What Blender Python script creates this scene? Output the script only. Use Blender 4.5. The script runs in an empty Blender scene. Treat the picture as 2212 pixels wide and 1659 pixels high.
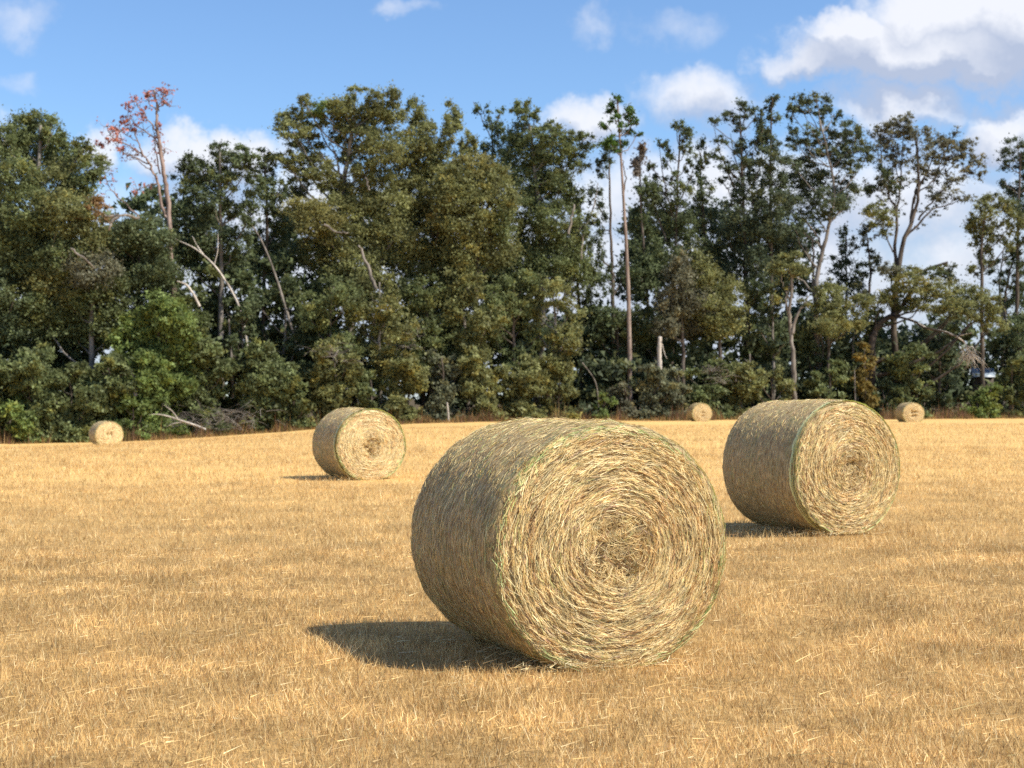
import bpy, math, random
import numpy as np
from mathutils import Vector

rng = np.random.default_rng(11)
random.seed(11)
SC = bpy.context.scene
COL = SC.collection

# ------------------------------------------------------------------ camera
CAMZ, FPX, CX, HY = 1.62, 3324.0, 1106.0, 862.0      # eye height; focal length, centre and horizon on a 2212 px wide frame
cam_d = bpy.data.cameras.new("camera")
cam = bpy.data.objects.new("camera", cam_d)
COL.objects.link(cam)
SC.camera = cam
cam_d.sensor_width = 36.0
cam_d.lens = 36.0 * FPX / 2212.0
cam_d.clip_start, cam_d.clip_end = 0.1, 6000.0
cam.location = (0, 0, CAMZ)
cam.rotation_euler = (math.radians(90) + math.atan((HY - 829.5) / FPX), 0, 0)
cam_d.dof.use_dof = True
cam_d.dof.focus_distance = 9.6
cam_d.dof.aperture_fstop = 4.5

# ------------------------------------------------------------------ sun, sky, exposure
SUN = Vector((0.80, -0.36, 1.0)).normalized()
sun_d = bpy.data.lights.new("sun", 'SUN')
sun_d.energy, sun_d.angle, sun_d.color = 5.0, math.radians(0.53), (1.0, 0.93, 0.80)
sun = bpy.data.objects.new("sun", sun_d)
COL.objects.link(sun)
sun.location = SUN * 60
sun.rotation_euler = SUN.to_track_quat('Z', 'Y').to_euler()
SC.view_settings.view_transform = 'Standard'
SC.view_settings.look = 'None'
SC.view_settings.exposure = 0.45
SC.view_settings.gamma = 1.0
SC.view_settings.use_curve_mapping = False
SC.render.engine = 'CYCLES'
SC.cycles.max_bounces = 6
SC.cycles.diffuse_bounces = 4
SC.cycles.glossy_bounces = 2
SC.cycles.transmission_bounces = 3
SC.cycles.use_denoising = False
SC.cycles.sample_clamp_indirect = 6.0


class NT:
    """tiny helper for building node trees"""
    def __init__(self, tree):
        self.t = tree
        self.n = tree.nodes
        self.l = tree.links
        self.n.clear()

    def add(self, typ, **kw):
        nd = self.n.new(typ)
        for k, v in kw.items():
            setattr(nd, k, v)
        return nd

    def put(self, sock, v):
        if hasattr(v, 'is_linked') or hasattr(v, 'links'):
            self.l.new(v, sock)
        elif v is not None:
            sock.default_value = v

    def m(self, op, a, b=None, c=None, clamp=False):
        nd = self.add('ShaderNodeMath', operation=op, use_clamp=clamp)
        for i, v in enumerate((a, b, c)):
            if v is not None:
                self.put(nd.inputs[i], v)
        return nd.outputs[0]

    def ss(self, x, lo, hi, o0=0.0, o1=1.0):
        nd = self.add('ShaderNodeMapRange', interpolation_type='SMOOTHSTEP')
        for i, v in enumerate((x, lo, hi, o0, o1)):
            self.put(nd.inputs[i], v)
        return nd.outputs[0]

    def mix(self, f, a, b, blend='MIX'):
        nd = self.add('ShaderNodeMix', data_type='RGBA', blend_type=blend)
        self.put(nd.inputs['Factor'], f)
        ins = [s for s in nd.inputs if s.type == 'RGBA']
        self.put(ins[0], a if not isinstance(a, tuple) or len(a) == 4 else (*a, 1))
        self.put(ins[1], b if not isinstance(b, tuple) or len(b) == 4 else (*b, 1))
        return [s for s in nd.outputs if s.type == 'RGBA'][0]

    def vmul(self, v, s):
        nd = self.add('ShaderNodeVectorMath', operation='MULTIPLY')
        self.put(nd.inputs[0], v)
        self.put(nd.inputs[1], s)
        return nd.outputs[0]

    def vadd(self, v, s):
        nd = self.add('ShaderNodeVectorMath', operation='ADD')
        self.put(nd.inputs[0], v)
        self.put(nd.inputs[1], s)
        return nd.outputs[0]

    def comb(self, x, y, z):
        nd = self.add('ShaderNodeCombineXYZ')
        for i, v in enumerate((x, y, z)):
            self.put(nd.inputs[i], v)
        return nd.outputs[0]

    def noise(self, vec, scale, detail=3.0, rough=0.55, dim='3D'):
        nd = self.add('ShaderNodeTexNoise', noise_dimensions=dim)
        self.put(nd.inputs['Vector'], vec)
        self.put(nd.inputs['Scale'], scale)
        self.put(nd.inputs['Detail'], detail)
        self.put(nd.inputs['Roughness'], rough)
        return nd.outputs[0]


# world: physical sky with cumulus clouds at infinity
world = bpy.data.worlds.new("World")
SC.world = world
world.use_nodes = True
world.cycles.sampling_method = 'MANUAL'
world.cycles.sample_map_resolution = 512
w = NT(world.node_tree)
SKY_STRENGTH = 0.118
sky = w.add('ShaderNodeTexSky', sky_type='NISHITA')
sky.sun_disc = False
sky.sun_elevation = math.asin(SUN.z)
sky.sun_rotation = math.atan2(SUN.x, SUN.y)
sky.altitude = 0.0
sky.air_density = 1.0
sky.dust_density = 0.3
sky.ozone_density = 4.5
tc = w.add('ShaderNodeTexCoord')
sep = w.add('ShaderNodeSeparateXYZ')
w.l.new(tc.outputs['Generated'], sep.inputs[0])
dx, dy, dz = sep.outputs
dyc = w.m('MAXIMUM', dy, 0.08)
u0 = w.m('DIVIDE', dx, dyc)
v0 = w.m('DIVIDE', dz, dyc)
front = w.ss(dy, 0.25, 0.5)
# cumulus banks: (x, y) of centre and half sizes on the 2212 px frame, weight
CLOUDS = [(2010, 110, 330, 100, 1.9), (2150, 40, 340, 125, 1.9), (1890, 80, 190, 80, 1.6), (1800, 135, 150, 55, 1.2), (1520, 215, 150, 85, 1.0),
          (1260, 258, 120, 72, 1.15), (1960, 235, 190, 60, 1.0), (2190, 275, 120, 90, 1.2), (470, 345, 165, 78, 1.35),
          (215, 300, 60, 70, 0.85), (1470, 60, 170, 75, 0.16), (1275, 55, 95, 60, 0.12), (890, 0, 120, 40, 0.18),
          (20, 30, 130, 80, 0.18), (25, 165, 120, 60, 0.26), (-60, 330, 130, 110, 1.0),
          (700, 470, 500, 120, 1.0), (1700, 420, 700, 130, 1.0), (1106, 640, 2600, 240, 1.0),
          (-500, 60, 300, 110, 1.1), (-750, 300, 380, 120, 1.1), (2750, 120, 300, 100, 1.2), (2900, 380, 420, 120, 1.1), (600, -420, 360, 110, 1.0), (1700, -520, 420, 130, 1.1)]


cp = w.comb(u0, v0, 0.0)
nzc = w.add('ShaderNodeTexNoise', noise_dimensions='2D')
w.l.new(cp, nzc.inputs['Vector'])
nzc.inputs['Scale'].default_value, nzc.inputs['Detail'].default_value, nzc.inputs['Roughness'].default_value = 15.0, 5.0, 0.60
nsep = w.add('ShaderNodeSeparateXYZ')
w.l.new(nzc.outputs['Color'], nsep.inputs[0])
uu = w.m('MULTIPLY_ADD', w.m('SUBTRACT', nsep.outputs[0], 0.5), 0.075, u0)
vv = w.m('MULTIPLY_ADD', w.m('SUBTRACT', nsep.outputs[1], 0.5), 0.065, v0)


def bank(u, v, which):
    best = None
    for (cx, cy, rx, ry, k) in which:
        a = w.m('MULTIPLY_ADD', u, FPX / rx, -(cx - CX) / rx)
        b = w.m('MULTIPLY_ADD', v, FPX / ry, -(HY - cy) / ry)
        r2 = w.m('MULTIPLY_ADD', a, a, w.m('MULTIPLY', b, b))
        d = w.m('MULTIPLY_ADD', r2, -max(k, 0.9), k)
        best = d if best is None else w.m('MAXIMUM', best, d)
    return best


den0 = bank(uu, vv, CLOUDS)
den = w.m('MULTIPLY_ADD', w.m('SUBTRACT', nsep.outputs[2], 0.5), 1.1, den0)
den_up = bank(w.m('ADD', uu, 0.004), w.m('ADD', vv, 0.017), [c_ for c_ in CLOUDS if c_[4] > 0.8])
# the rest of the sky carries the same broken cumulus
gz = w.m('ADD', w.m('ABSOLUTE', dz), 0.22)
gp = w.comb(w.m('DIVIDE', dx, gz), w.m('DIVIDE', dy, gz), 0.0)
gen = w.m('MULTIPLY', w.m('SUBTRACT', w.noise(gp, 1.6, 4.0, 0.55, '2D'), 0.53), 5.0)
d_all = w.m('ADD', w.m('MULTIPLY', den, front), w.m('MULTIPLY', gen, w.m('SUBTRACT', 1.0, front)))
alpha = w.ss(d_all, -0.35, 1.1)
lit = w.m('ADD', w.m('MULTIPLY', w.m('SUBTRACT', w.m('MAXIMUM', den0, -0.3), w.m('MAXIMUM', den_up, -0.3)), 1.1), w.m('MULTIPLY_ADD', w.m('SUBTRACT', nsep.outputs[2], 0.5), 0.9, 0.38), clamp=True)
lit = w.m('ADD', w.m('MULTIPLY', lit, front), w.m('MULTIPLY', w.m('SUBTRACT', 1.0, front), 0.6))
K = 1.0 / SKY_STRENGTH
ccol = w.mix(lit, (0.37 * K, 0.42 * K, 0.54 * K), (0.70 * K, 0.71 * K, 0.75 * K))
alpha = w.m('MULTIPLY', alpha, 0.93)
skyb = w.mix(1.0, sky.outputs[0], (0.88, 0.98, 1.08), 'MULTIPLY')
skyc = w.mix(alpha, skyb, ccol)
bg = w.add('ShaderNodeBackground')
w.l.new(skyc, bg.inputs[0])
bg.inputs[1].default_value = SKY_STRENGTH
wo = w.add('ShaderNodeOutputWorld')
w.l.new(bg.outputs[0], wo.inputs[0])


# ------------------------------------------------------------------ helpers
def smooth(t):
    t = np.clip(t, 0, 1)
    return t * t * (3 - 2 * t)


def zg(X, Y):
    """height of the field: level near the camera, dipping towards the far left corner"""
    X = np.asarray(X, float)
    Y = np.asarray(Y, float)
    z = -1.25 * smooth((-X - 2) / 28) * smooth((Y - 35) / 60)
    z = z + 0.16 * smooth((X - 6) / 22) * smooth((Y - 45) / 50) * (1 - smooth((Y - 104) / 24))
    z = z + 0.05 * smooth((X - 1) / 4) * smooth((Y - 12) / 6) * (1 - smooth((Y - 24) / 12))
    z = z + 0.022 * np.sin(X * 0.55 + 1.3) * np.sin(Y * 0.42 + 0.4) + 0.012 * np.sin(X * 1.3 + Y * 0.9)
    return z


def edge_y(X):
    """where the field ends and the wood begins"""
    X = np.asarray(X, float)
    return 113 + 0.39 * X + 0.8 * np.sin(X * 0.35) + 0.5 * np.sin(X * 1.1 + 2)


def edge_d(xpx):
    return 113.0 / (1 - 0.39 * (xpx - CX) / FPX)


def W(x, y, d):
    """point at depth d that the camera sees at (x, y) of the 2212 px frame"""
    return np.array([(x - CX) / FPX * d, d, CAMZ + (HY - y) / FPX * d])


def mk_mesh(name, V, F, col=None, smooth_shade=False):
    """V (n,3); F a list of int arrays (m,3) or (m,4)"""
    me = bpy.data.meshes.new(name)
    V = np.asarray(V, np.float32)
    F = [np.asarray(f, np.int32) for f in F if len(f)]
    me.vertices.add(len(V))
    me.vertices.foreach_set('co', V.ravel())
    nl = sum(f.size for f in F)
    npoly = sum(len(f) for f in F)
    me.loops.add(nl)
    me.polygons.add(npoly)
    me.loops.foreach_set('vertex_index', np.concatenate([f.ravel() for f in F]))
    sizes = np.concatenate([np.full(len(f), f.shape[1], np.int32) for f in F])
    starts = np.concatenate([[0], np.cumsum(sizes)[:-1]]).astype(np.int32)
    me.polygons.foreach_set('loop_start', starts)
    if smooth_shade:
        me.polygons.foreach_set('use_smooth', np.ones(npoly, bool))
    if col is not None:
        c = np.ones((len(V), 4), np.float32)
        c[:, :3] = np.clip(col, 0, 1)
        at = me.color_attributes.new('Col', 'FLOAT_COLOR', 'POINT')
        at.data.foreach_set('color', c.ravel())
    me.update(calc_edges=True)
    return me


def obj(name, me, mat=None, parent=None, kind=None, label=None):
    o = bpy.data.objects.new(name, me)
    COL.objects.link(o)
    if mat is not None:
        me.materials.append(mat) if len(me.materials) == 0 else None
    if parent is not None:
        o.parent = parent
    if kind:
        o['kind'] = kind
    if label:
        o['label'] = label
    return o


def thing(name, label, cat, loc, rotz=0.0, group=None):
    o = bpy.data.objects.new(name, None)
    COL.objects.link(o)
    o.location = loc
    o.rotation_euler = (0, 0, rotz)
    o.empty_display_size = 0.3
    o['label'] = label
    o['category'] = cat
    if group:
        o['group'] = group
    return o


class MB:
    def __init__(self):
        self.V, self.Q, self.T, self.C, self.n = [], [], [], [], 0

    def add(self, V, Q=None, T=None, C=None):
        V = np.asarray(V, float)
        if Q is not None and len(Q):
            self.Q.append(np.asarray(Q) + self.n)
        if T is not None and len(T):
            self.T.append(np.asarray(T) + self.n)
        self.V.append(V)
        if C is not None:
            C = np.asarray(C, float)
            self.C.append(np.broadcast_to(C, V.shape) if C.ndim == 1 else C)
        self.n += len(V)

    def mesh(self, name, smooth_shade=False):
        F = []
        if self.Q:
            F.append(np.concatenate(self.Q))
        if self.T:
            F.append(np.concatenate(self.T))
        return mk_mesh(name, np.concatenate(self.V), F, np.concatenate(self.C) if self.C else None, smooth_shade)


def tube(mb, pts, rad, sides=7, col=None, wob=0.0, cap=True):
    pts = np.asarray(pts, float)
    k = len(pts)
    rad = np.broadcast_to(np.asarray(rad, float), (k,))
    tan = np.gradient(pts, axis=0)
    tan /= np.linalg.norm(tan, axis=1, keepdims=True) + 1e-9
    ref = np.where(np.abs(tan[:, 2:3]) > 0.85, np.array([[0, 1.0, 0]]), np.array([[0, 0, 1.0]]))
    a = np.cross(tan, ref)
    a /= np.linalg.norm(a, axis=1, keepdims=True) + 1e-9
    b = np.cross(tan, a)
    th = np.linspace(0, 2 * np.pi, sides, endpoint=False)
    r = rad[:, None] * (1 + wob * (rng.random((k, sides)) - 0.5))
    V = pts[:, None, :] + r[..., None] * (np.cos(th)[None, :, None] * a[:, None, :] + np.sin(th)[None, :, None] * b[:, None, :])
    i = np.arange(k - 1)[:, None] * sides
    j = np.arange(sides)[None, :]
    j2 = (j + 1) % sides
    Q = np.stack([i + j, i + j2, i + sides + j2, i + sides + j], -1).reshape(-1, 4)
    T = None
    V = V.reshape(-1, 3)
    if cap:
        V = np.vstack([V, pts[-1] + tan[-1] * rad[-1] * 0.6])
        e = (k - 1) * sides
        T = np.stack([e + np.arange(sides), e + (np.arange(sides) + 1) % sides, np.full(sides, k * sides)], -1)
    mb.add(V, Q, T, col)


def spline(P, n):
    """Catmull-Rom through control points P (k,m) -> (n,m)"""
    P = np.asarray(P, float)
    k = len(P)
    if k == 2:
        t = np.linspace(0, 1, n)[:, None]
        return P[0] * (1 - t) + P[1] * t
    E = np.vstack([2 * P[0] - P[1], P, 2 * P[-1] - P[-2]])
    s = np.linspace(0, k - 1 - 1e-6, n)
    i = s.astype(int)
    t = (s - i)[:, None]
    p0, p1, p2, p3 = E[i], E[i + 1], E[i + 2], E[i + 3]
    return 0.5 * (2 * p1 + (p2 - p0) * t + (2 * p0 - 5 * p1 + 4 * p2 - p3) * t ** 2 + (3 * p1 - p0 - 3 * p2 + p3) * t ** 3)


# ------------------------------------------------------------------ materials
def new_mat(name):
    m = bpy.data.materials.new(name)
    m.use_nodes = True
    return m, NT(m.node_tree)


def out(t, sh, disp=None):
    o = t.add('ShaderNodeOutputMaterial')
    t.l.new(sh, o.inputs[0])


def principled(t, col, rough=0.85, spec=0.25, normal=None):
    p = t.add('ShaderNodeBsdfPrincipled')
    t.put(p.inputs['Base Color'], col if not isinstance(col, tuple) or len(col) == 4 else (*col, 1))
    p.inputs['Roughness'].default_value = rough
    p.inputs['Specular IOR Level'].default_value = spec
    if normal is not None:
        t.l.new(normal, p.inputs['Normal'])
    return p.outputs[0]


def bump(t, h, strength, dist):
    b = t.add('ShaderNodeBump')
    b.inputs['Strength'].default_value = strength
    b.inputs['Distance'].default_value = dist
    t.l.new(h, b.inputs['Height'])
    return b.outputs[0]


def mat_fibre(name, rough=0.6, spec=0.3, trans=0.25, var=0.35, scale=6.0):
    """straw, leaves: colour from the mesh, broken up by noise, partly translucent"""
    m, t = new_mat(name)
    at = t.add('ShaderNodeAttribute', attribute_name='Col')
    tc = t.add('ShaderNodeTexCoord')
    n = t.noise(tc.outputs['Object'], scale, 2.0)
    f = t.ss(n, 0.3, 0.7, 1.0 - var, 1.0 + var)
    c = t.mix(1.0, at.outputs['Color'], t.comb(f, f, f), 'MULTIPLY')
    p = principled(t, c, rough, spec)
    if trans > 0:
        tr = t.add('ShaderNodeBsdfTranslucent')
        t.l.new(c, tr.inputs[0])
        mx = t.add('ShaderNodeMixShader')
        mx.inputs[0].default_value = trans
        t.l.new(p, mx.inputs[1])
        t.l.new(tr.outputs[0], mx.inputs[2])
        p = mx.outputs[0]
    out(t, p)
    return m


def mat_bark(name, dark, light, scale=3.0):
    m, t = new_mat(name)
    tc = t.add('ShaderNodeTexCoord')
    v = t.vmul(tc.outputs['Object'], (1.0, 1.0, 0.25))
    n = t.noise(v, scale, 5.0, 0.65)
    n2 = t.noise(tc.outputs['Object'], 0.5, 3.0)
    c = t.mix(t.ss(t.m('ADD', t.m('MULTIPLY', n, 0.7), t.m('MULTIPLY', n2, 0.3)), 0.36, 0.64), dark, light)
    out(t, principled(t, c, 0.9, 0.15, bump(t, n, 0.6, 0.05)))
    return m


M_LEAF = mat_fibre('leaf', 0.55, 0.25, 0.40, 0.30, 0.8)
M_STRAW = mat_fibre('straw', 0.5, 0.35, 0.08, 0.22, 14.0)
M_STUB = mat_fibre('stubble_straw', 0.55, 0.3, 0.25, 0.30, 1.2)
M_BARK = mat_bark('bark', (0.05, 0.04, 0.032), (0.17, 0.14, 0.115))
M_BARK_DARK = mat_bark('dark_bark', (0.025, 0.021, 0.018), (0.085, 0.07, 0.058))
M_BARK_GREY = mat_bark('grey_bark', (0.10, 0.088, 0.075), (0.30, 0.265, 0.23))
M_BARK_RED = mat_bark('pinkish_bark', (0.16, 0.11, 0.09), (0.36, 0.27, 0.23))
M_DEAD = mat_bark('bare_wood', (0.36, 0.31, 0.26), (0.66, 0.60, 0.52))

# ground: dry cut grass, leaf litter under the wood
M_FIELD, t = new_mat('cut_hay_field')
tc = t.add('ShaderNodeTexCoord')
P = tc.outputs['Object']
big = t.noise(P, 0.11, 4.0, 0.6)
mid = t.noise(P, 0.9, 4.0, 0.6)
rows = t.noise(t.vmul(P, (0.05, 0.55, 1.0)), 1.0, 4.0, 0.6)
fine = t.noise(P, 16.0, 4.0, 0.7)
fine2 = t.noise(t.vmul(P, (1.0, 0.35, 1.0)), 5.0, 4.0, 0.75)
c = t.mix(t.ss(fine, 0.28, 0.72), (0.48, 0.295, 0.11), (0.82, 0.53, 0.195))
c = t.mix(t.m('MULTIPLY', t.ss(fine2, 0.35, 0.75), 0.6), c, (0.86, 0.57, 0.22))
c = t.mix(t.m('MULTIPLY', t.ss(mid, 0.42, 0.72), 0.40), c, (0.30, 0.20, 0.085))
c = t.mix(t.m('MULTIPLY', t.ss(rows, 0.48, 0.66), 0.45), c, (0.46, 0.29, 0.115))
c = t.mix(t.m('MULTIPLY', t.ss(big, 0.45, 0.7), 0.30), c, (0.84, 0.54, 0.20))
dist = t.add('ShaderNodeSeparateXYZ')
t.l.new(P, dist.inputs[0])
thatch = t.mix(t.ss(fine, 0.3, 0.7), (0.07, 0.042, 0.02), (0.34, 0.21, 0.085))
c = t.mix(t.ss(dist.outputs[1], 12.0, 36.0, 0.66, 0.0), c, thatch)
# wood floor beyond the field edge
sp = t.add('ShaderNodeSeparateXYZ')
t.l.new(P, sp.inputs[0])
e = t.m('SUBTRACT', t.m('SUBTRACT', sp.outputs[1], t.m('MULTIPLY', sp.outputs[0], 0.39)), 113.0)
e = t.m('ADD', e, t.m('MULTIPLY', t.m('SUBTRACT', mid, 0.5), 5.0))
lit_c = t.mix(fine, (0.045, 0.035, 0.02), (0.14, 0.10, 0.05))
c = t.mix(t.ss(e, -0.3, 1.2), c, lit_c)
bh = t.m('ADD', t.m('MULTIPLY', fine, 0.6), t.m('MULTIPLY', fine2, 0.8))
out(t, principled(t, c, 0.92, 0.1, bump(t, bh, 0.6, 0.05)))

# ------------------------------------------------------------------ ground
gx = np.concatenate([-np.geomspace(3000, 60, 24), np.linspace(-58, 58, 78), np.geomspace(60, 3000, 24)])
gy = np.concatenate([np.linspace(-400, -20, 10), np.linspace(-18, 3, 10), np.linspace(4, 150, 150), np.geomspace(153, 5000, 24)])
XX, YY = np.meshgrid(gx, gy, indexing='ij')
nx, ny = XX.shape
ii = (np.arange(nx - 1)[:, None] * ny + np.arange(ny - 1)[None, :])
Q = np.stack([ii, ii + ny, ii + ny + 1, ii + 1], -1).reshape(-1, 4)
ZZ = zg(XX, YY) * (1 - smooth((YY - 160) / 100)) - 0.02
field = obj('field', mk_mesh('field', np.stack([XX, YY, ZZ], -1).reshape(-1, 3), [Q], smooth_shade=True), M_FIELD, kind='structure')

# ------------------------------------------------------------------ hay bales
STRAW = np.array([(0.86, 0.70, 0.38), (0.78, 0.58, 0.27), (0.92, 0.81, 0.50), (0.62, 0.42, 0.19), (0.42, 0.27, 0.13),
                  (0.48, 0.30, 0.21), (0.58, 0.58, 0.24)])
GREEN = np.array([(0.40, 0.50, 0.16), (0.52, 0.60, 0.26), (0.24, 0.34, 0.10)])


def vnoise(a, b, seed):
    """cheap smooth 2-d noise on arrays"""
    r = np.random.default_rng(seed)
    s = 0
    for k in range(5):
        fx, fy, ph = r.normal(0, 1, 3)
        s = s + np.sin(a * fx * (1 + k * 0.7) + b * fy * (1 + k * 0.7) + ph * 6)
    return s / 5


M_FACE, t = new_mat('rolled_hay_end')
tc = t.add('ShaderNodeTexCoord')
sp = t.add('ShaderNodeSeparateXYZ')
t.l.new(tc.outputs['Object'], sp.inputs[0])
px, py, pz = sp.outputs[0], sp.outputs[1], t.m('SUBTRACT', sp.outputs[2], 0.74)
rr = t.m('SQRT', t.m('ADD', t.m('MULTIPLY', px, px), t.m('MULTIPLY', pz, pz)))
an = t.m('ARCTAN2', pz, px)
pv = t.comb(t.m('MULTIPLY', rr, 70.0), t.m('MULTIPLY', an, t.m('ADD', t.m('MULTIPLY', rr, 9.0), 1.0)), 0.0)
n1 = t.noise(pv, 1.0, 4.0, 0.7)
n2 = t.noise(tc.outputs['Object'], 5.0, 3.0)
n3 = t.noise(t.comb(t.m('MULTIPLY', rr, 9.0), t.m('MULTIPLY', an, 0.7), 2.0), 1.0, 2.0)
c = t.mix(t.ss(n1, 0.33, 0.66), (0.42, 0.30, 0.15), (0.80, 0.62, 0.33))
c = t.mix(t.m('MULTIPLY', t.ss(n2, 0.45, 0.7), 0.5), c, (0.34, 0.22, 0.12))
c = t.mix(t.m('MULTIPLY', t.ss(n3, 0.45, 0.65), 0.4), c, (0.70, 0.56, 0.28))
out(t, principled(t, c, 0.8, 0.2, bump(t, n1, 0.9, 0.02)))

M_SIDE, t = new_mat('net_wrapped_hay')
tc = t.add('ShaderNodeTexCoord')
sp = t.add('ShaderNodeSeparateXYZ')
t.l.new(tc.outputs['Object'], sp.inputs[0])
an = t.m('ARCTAN2', t.m('SUBTRACT', sp.outputs[2], 0.74), sp.outputs[0])
pv = t.comb(t.m('MULTIPLY', an, 7.0), t.m('MULTIPLY', sp.outputs[1], 55.0), 0.0)
n1 = t.noise(pv, 1.0, 5.0, 0.7)
n2 = t.noise(tc.outputs['Object'], 4.0, 4.0, 0.6)
c = t.mix(t.ss(n1, 0.33, 0.68), (0.20, 0.14, 0.075), (0.62, 0.47, 0.24))
c = t.mix(t.m('MULTIPLY', t.ss(n2, 0.46, 0.66), 0.5), c, (0.27, 0.25, 0.12))
out(t, principled(t, c, 0.75, 0.25, bump(t, n1, 0.8, 0.015)))

M_NET, t = new_mat('net_wrap_twine')
tc = t.add('ShaderNodeTexCoord')
n1 = t.noise(tc.outputs['Object'], 9.0, 2.0)
out(t, principled(t, t.mix(n1, (0.52, 0.46, 0.28), (0.72, 0.64, 0.42)), 0.4, 0.4))
M_NETG, t = new_mat('green_net_edge')
tc = t.add('ShaderNodeTexCoord')
n1 = t.noise(tc.outputs['Object'], 9.0, 2.0)
out(t, principled(t, t.mix(n1, (0.62, 0.66, 0.26), (0.84, 0.84, 0.46)), 0.4, 0.4))


def make_bale(label, xpx, d, yaw, R, L, seed, detail, sq=1.0, sink=0.015, zoff=None, netw=0.0010, edge_w=0.004, green=0.4, dents=()):
    r_ = np.random.default_rng(seed)
    front = W(xpx, 0, d)
    X0, Y0 = front[0], front[1]
    z0 = float(zg(X0, Y0)) - 0.02 if zoff is None else zoff
    root = thing('hay_bale', label, 'hay bale', (X0, Y0, z0 - sink), math.radians(yaw), 'round hay bales on the cut field')
    SH = 0.085                                   # shoulder radius
    flat = R - 0.034
    zc = flat * sq

    def shape(V):
        """sag of the lower side, squash, and origin at the ground"""
        V = V.copy()
        low = V[:, 2] < -flat
        V[low, 2] = -flat + (V[low, 2] + flat) * 0.12
        V[:, 0] *= 1 + 0.012 * (V[:, 2] < 0) * np.clip(-V[:, 2] / R, 0, 1)
        V[:, 2] = V[:, 2] * sq + zc
        return V

    def rad(th, y):
        b = 0.014 * np.sin(np.pi * np.clip(y / L, 0, 1))
        return R + b + 0.016 * vnoise(th * 2.2, y * 3, seed + 1) + 0.004 * vnoise(th * 17, y * 60, seed + 2)

    def face_y(r, th):
        """front end: slightly domed, wound in a spiral, ragged sunken core"""
        y = 0.012 - 0.045 * (1 - (r / (R - SH)) ** 2)
        sp = np.sin(2 * np.pi * (r / 0.034) + th + 0.9 * vnoise(r * 9, th * 2, seed + 9))
        y = y + 0.0045 * sp * smooth(r / 0.2) + 0.006 * vnoise(r * 30, th * 9, seed + 3)
        y = y + 0.010 * vnoise(r * 12, th * 2, seed + 4)
        xx, zz = r * np.cos(th), r * np.sin(th)
        y = y + 0.035 * np.exp(-((xx / 0.13) ** 2 + (zz / 0.13) ** 2))
        for (a, b, sa, sb, dep) in dents:
            y = y + dep * np.exp(-(((xx - a) / sa) ** 2 + ((zz - b) / sb) ** 2))
        return y

    na, nr, nl = (180, 64, 40) if detail >= 2 else ((160, 50, 30) if detail == 1 else (72, 26, 14))
    th = np.linspace(0, 2 * np.pi, na, endpoint=False)

    def ring_mesh(name, grids, mat, parent, cap=False):
        k = len(grids)
        V = np.concatenate(grids)
        i = np.arange(k - 1)[:, None] * na
        j = np.arange(na)[None, :]
        j2 = (j + 1) % na
        Q = np.stack([i + j, i + j2, i + na + j2, i + na + j], -1).reshape(-1, 4)
        T = []
        if cap:
            V = np.vstack([V, grids[-1].mean(0)])
            e = (k - 1) * na
            T = np.stack([e + np.arange(na), e + (np.arange(na) + 1) % na, np.full(na, k * na)], -1)
        return obj(name, mk_mesh(name, shape(V), [Q, T], smooth_shade=True), mat, parent)

    def gpt(r, y):
        return np.stack([r * np.cos(th), np.broadcast_to(y, th.shape), r * np.sin(th)], -1)

    # side: shoulder, drum, shoulder
    g = []
    for a in np.linspace(0, np.pi / 2, 7):
        rr_ = rad(th, SH) - SH + SH * np.sin(a)
        y = SH - SH * np.cos(a)
        g.append(gpt(rr_, y + (face_y(np.full(na, R - SH), th) * (1 - a / (np.pi / 2)))))
    for y in np.linspace(SH, L - SH, nl)[1:-1]:
        g.append(gpt(rad(th, y), y))
    for a in np.linspace(np.pi / 2, 0, 6):
        g.append(gpt(rad(th, L - SH) - SH + SH * np.sin(a), L - SH + SH * np.cos(a)))
    side = ring_mesh('side', g, M_SIDE, root)
    # front end
    r0 = rad(th, SH) - SH
    g = [gpt(r0 * s, face_y(r0 * s, th) if s < 1 else face_y(np.full(na, R - SH), th)) for s in np.linspace(1, 0.004, nr)]
    endf = ring_mesh('end_face', g, M_FACE, root, True)
    # back end
    rb = rad(th, L - SH) - SH
    g = [gpt(rb * s, L + 0.03 * (1 - s * s)) for s in np.linspace(1, 0.01, 12)]
    ring_mesh('end_face', g, M_FACE, root, True)

    # strands ----------------------------------------------------------
    def ribbons(cen, wid):
        """cen (n,k,3), wid (n,k,3) -> verts, quads"""
        n, k, _ = cen.shape
        V = np.stack([cen - wid, cen + wid], 2).reshape(n * k * 2, 3)
        b = np.arange(n)[:, None] * k * 2 + np.arange(k - 1)[None, :] * 2
        Q = np.stack([b, b + 1, b + 3, b + 2], -1).reshape(-1, 4)
        return V, Q

    kseg = 3
    sw = {3: 0.74, 2: 1.2, 1: 1.9, 0: 4.5}[detail]
    nf = {3: 36000, 2: 14000, 1: 5500, 0: 900}[detail]
    tt = np.linspace(-0.5, 0.5, kseg)[None, :]
    r = (R - 0.02) * np.sqrt(r_.random(nf))
    a0 = r_.random(nf) * 2 * np.pi
    ln = r_.uniform(0.03, 0.13, nf) * (0.8 + 0.4 * (r > 0.2))
    jit = r_.normal(0, 0.26, nf) + (r < 0.17) * r_.normal(0, 1.1, nf)
    rr2 = np.abs(r[:, None] + tt * ln[:, None] * np.sin(jit)[:, None] + r_.normal(0, 0.004, (nf, kseg)))
    aa = a0[:, None] + tt * (ln * np.cos(jit) / np.maximum(r, 0.07))[:, None]
    rr2 = np.minimum(rr2, R - 0.012)
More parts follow.
